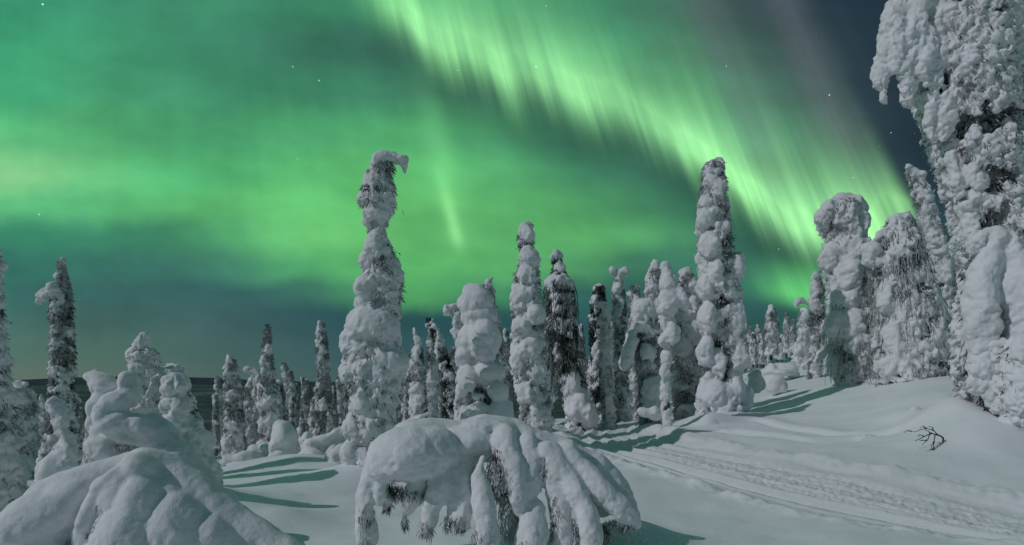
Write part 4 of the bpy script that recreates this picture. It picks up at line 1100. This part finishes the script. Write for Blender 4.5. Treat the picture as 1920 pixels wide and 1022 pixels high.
# ---- snow covered fallen stem in front of the thin spruces
def stem(label, D, pts, rr_, seed, name='fallen_branch'):
    x0 = (pts[0][0] - 960) / F * D
    root = empty(name, (x0, D, gz(x0, D))); org = np.array(root.location); tag(root, label, 'branch')
    B = Blobs(); B.chain([(P(a, c, D), r * D / F) for (a, c), r in zip(pts, rr_)])
    B.build('snow_load', D * 0.0022, 2, seed, 0.02, parent=root, origin=org)
    tv, tf = tube([P(a, c + 3, D) - org for a, c in pts], [0.03] * len(pts), 6)
    link('stem', make_mesh('stem', tv, tf), BARK, root)


stem('fallen stem under snow slanting behind the big snow pillow', 15.0, [(745, 808), (765, 790), (785, 780), (802, 766)], [7, 8, 7, 3], 81)

# ---- bare twig poking out of the drift
def bare_twig():
    D = 9.6
    base = P(1764, 815, D)
    root = empty('bare_branch', base); org = np.array(root.location)
    tag(root, 'bare dark forked branch poking out of the smooth snow drift', 'branch')
    rng = np.random.default_rng(5)
    T = Blades()
    def q(px, py, off=0): return P(px, py, D) - np.array([0, off, 0]) - org
    def limb(pts, r0, r1):
        p = np.array(pts); n = 10
        s = np.linspace(0, 1, len(p)); t = np.linspace(0, 1, n)
        pp = np.stack([np.interp(t, s, p[:, k]) for k in range(3)], 1)
        pp[1:-1] += rng.normal(0, 0.006, (n - 2, 3))
        tv, tf = tube(pp, np.linspace(r0, r1, n), 6); T.tris(tv, tf)
        return pp
    m = limb([q(1775, 840, -.1), q(1770, 822), q(1755, 815, .06), q(1735, 811, .12), q(1715, 817, .2), q(1692, 823, .3)], 0.014, 0.004)
    for pts in ([q(1755, 815, .06), q(1742, 806, .1), q(1730, 802, .1), q(1716, 806, .1), q(1700, 808, .12)], [q(1740, 812, .1), q(1722, 806, .2), q(1712, 800, .25)], [q(1745, 813, .1), q(1738, 826, .16), q(1735, 838, .2), q(1733, 852, .2)], [q(1735, 811, .12), q(1722, 822, .2), q(1708, 832, .25)], [q(1765, 818), q(1764, 832, .05), q(1760, 850, .1), q(1752, 862, .12)],
                [q(1715, 817, .2), q(1706, 812, .25), q(1696, 815, .3)], [q(1730, 802, .1), q(1722, 799, .12), q(1714, 801, .14)], [q(1738, 826, .16), q(1730, 834, .2), q(1728, 845, .2)], [q(1742, 806, .1), q(1738, 800, .12), q(1730, 798, .13)], [q(1735, 838, .2), q(1728, 848, .22), q(1726, 858, .22)], [q(1700, 808, .12), q(1690, 806, .14), q(1684, 810, .15)], [q(1722, 822, .2), q(1712, 824, .22), q(1704, 822, .24)], [q(1764, 832, .05), q(1770, 846, .08), q(1768, 860, .1)]):
        limb(pts, 0.008, 0.003)
    T.build('limbs', BARKDARK, root)


BARKDARK = foliage_material('wet_bark', (0.025, 0.022, 0.02), (0.1, 0.1, 0.1), 0.6, 0.9)
bare_twig()

# ---- trees farther off: a few kinds, copied
PROT = []
for k, (lab, ol, kw) in enumerate([
    ('p', [(560, 955, 965), (600, 948, 972), (660, 944, 977), (742, 940, 982)], dict(lump=0.22, cover=0.82, dark=0.9)),
    ('p', [(560, 950, 960), (590, 950, 972), (640, 947, 974), (742, 944, 977)], dict(lump=0.24, cover=0.92, dark=0.6)),
    ('p', [(560, 956, 964), (610, 950, 968), (680, 950, 972), (742, 946, 974)], dict(lump=0.17, cover=0.68, dark=1.2)),
    ('p', [(570, 945, 968), (600, 938, 978), (650, 936, 986), (742, 934, 984)], dict(lump=0.24, cover=0.85, dark=0.8, twigs=220, twig_mat=DARKTWIG, twig_len=.8, twig_zone=(580, 680))),
]):
    o = tree('far_spruce', lab, 28.0, ol, seed=200 + k, group='distant trees at the valley edge', voxk=0.0026, base_ext=False, sink=0.6, **kw)
    PROT.append(o)
rng = np.random.default_rng(17)
LEFT_G, RIGHT_G = 'distant trees at the valley edge', 'distant trees beyond the snowfield'
used = [False] * 4


def far(px, top, D, kind, label, group, squash=1.0):
    x = (px - 960) / F * D; g = gz(x, D) - 0.15
    H0 = (742 - 560) / F * 28.0
    ztop = CZ - (top - HOR) / F * D
    h = (ztop - g) / H0
    s = min(h, 1.25) * squash
    src = PROT[kind]
    if not used[kind]:
        used[kind] = True; o = src; o.location = (x, D, g); o.scale = (s, s, h)
        o['label'] = label; o['group'] = group
    else:
        o = copy_tree(src, (x, D, g), (s, h), rng.uniform(0, 6.28), label); o['group'] = group
    return o


LL = 'small frosted spruce in the thicket sloping down to the valley'
for px, top, D, kind, lab in [
    (410, 742, 27, 1, 'stubby spruce just left of the blunt topped spruce'), (455, 756, 30, 0, LL), (545, 732, 30, 0, LL), (536, 722, 33, 1, LL), (570, 742, 31, 2, LL), (553, 752, 34, 0, LL), (636, 730, 27, 1, 'pale spruce against the left flank of the crooked hooked spruce'), (650, 735, 30, 2, LL), (620, 745, 34, 0, LL), (660, 760, 34, 3, LL),
    (522, 745, 26, 3, LL), (465, 770, 34, 1, LL), (440, 750, 38, 0, LL), (580, 770, 38, 2, LL), (612, 762, 40, 1, LL), (495, 760, 40, 2, LL), (526, 770, 44, 0, LL), (560, 775, 46, 1, LL), (640, 772, 44, 0, LL), (405, 778, 40, 2, LL), (425, 770, 46, 3, LL),
    (168, 798, 24, 0, 'young spruce in the gap right of the spike topped spruce'), (185, 806, 28, 1, LL), (155, 815, 32, 2, LL), (178, 822, 36, 0, LL), (72, 800, 22, 1, 'short spruce between bowed tip spruce and spike topped spruce'), (88, 812, 30, 0, LL), (66, 790, 34, 2, LL), (18, 760, 22, 1, LL), (60, 830, 26, 3, LL),
    (770, 700, 27, 0, LL), (788, 690, 30, 2, LL), (818, 700, 28, 1, LL), (762, 715, 33, 1, LL), (848, 690, 30, 0, LL), (812, 730, 34, 3, LL), (776, 740, 40, 0, LL)] + [(q, t, d, k, LL) for q, t, d, k in ((836, 735, 38, 2), (448, 762, 24, 0), (472, 742, 25, 3), (518, 752, 23, 1), (548, 768, 24, 2), (566, 790, 22, 0), (590, 768, 25, 3), (618, 778, 23, 1), (640, 790, 22, 0), (406, 770, 23, 2), (426, 790, 22, 0), (628, 752, 26, 2), (574, 742, 27, 0), (532, 778, 27, 3), (798, 740, 25, 1), (826, 752, 24, 0), (764, 752, 24, 2), (852, 748, 23, 0), (784, 762, 23, 3), (130, 800, 22, 2), (150, 790, 26, 0), (196, 790, 30, 3), (48, 775, 19, 0), (10, 790, 20, 2), (82, 775, 18, 1))]:
    far(px, top, D, kind, lab, LEFT_G)
LM = 'snowy spruce standing deep in the row behind the trail bend'
for px, top, D, kind in [(1030, 640, 27, 0), (1090, 650, 27, 2), (1110, 690, 30, 3), (1145, 640, 28, 1), (1170, 620, 29, 0), (1190, 640, 30, 2), (1210, 620, 27, 3), (1085, 700, 34, 1), (1262, 610, 24, 3), (1300, 600, 26, 0), (1280, 620, 30, 2), (950, 660, 24, 2), (930, 650, 27, 0), (1320, 640, 30, 1), (880, 690, 27, 3), (1065, 690, 30, 0)]:
    far(px, top, D, kind, LM, 'trees deep in the row behind the trail bend')
LR = 'small frosted tree on the rise beyond the snowfield'
for px, top, D, kind, lab in [
    (1446, 598, 44, 3, 'dark crowned drooping tree, tallest on the rise beyond the snowfield'), (1474, 606, 46, 1, 'pale frosted tree right of the dark crowned one on the rise'), (1420, 628, 46, 1, LR), (1405, 636, 50, 0, LR), (1432, 630, 52, 2, LR), (1458, 625, 54, 0, LR), (1486, 618, 40, 0, LR), (1412, 640, 40, 3, LR), (1428, 640, 36, 1, LR), (1396, 630, 44, 2, LR), (1466, 640, 50, 3, LR), (1482, 636, 52, 1, LR), (1440, 645, 58, 0, LR), (1418, 650, 56, 2, LR), (1400, 655, 38, 0, LR), (1508, 630, 46, 2, LR), (1530, 640, 40, 0, LR), (1620, 600, 27, 3, LR), (1660, 600, 28, 0, LR), (1745, 620, 26, 2, LR), (1790, 560, 22, 0, LR), (1800, 600, 18, 1, LR), (1560, 650, 36, 1, LR), (1780, 640, 30, 3, LR)]:
    far(px, top, D, kind, lab, RIGHT_G)
# a few trees just outside the picture, so a step to either side still meets forest
LO = 'snow laden spruce just outside the picture edge'
for x, y, kind, h in [(-10.5, 10.0, 0, 1.0), (-14, 13, 1, 1.0), (-18, 17, 2, 1.0), (14.5, 13, 1, 1.4), (17.5, 16, 3, 1.4), (20, 19, 0, 1.5)]:
    o = copy_tree(PROT[kind], (x, y, gz(x, y) - 0.15), (1.0, h), x, LO); o['group'] = 'trees outside the picture edge'
bpy.data.collections.remove(TMP)
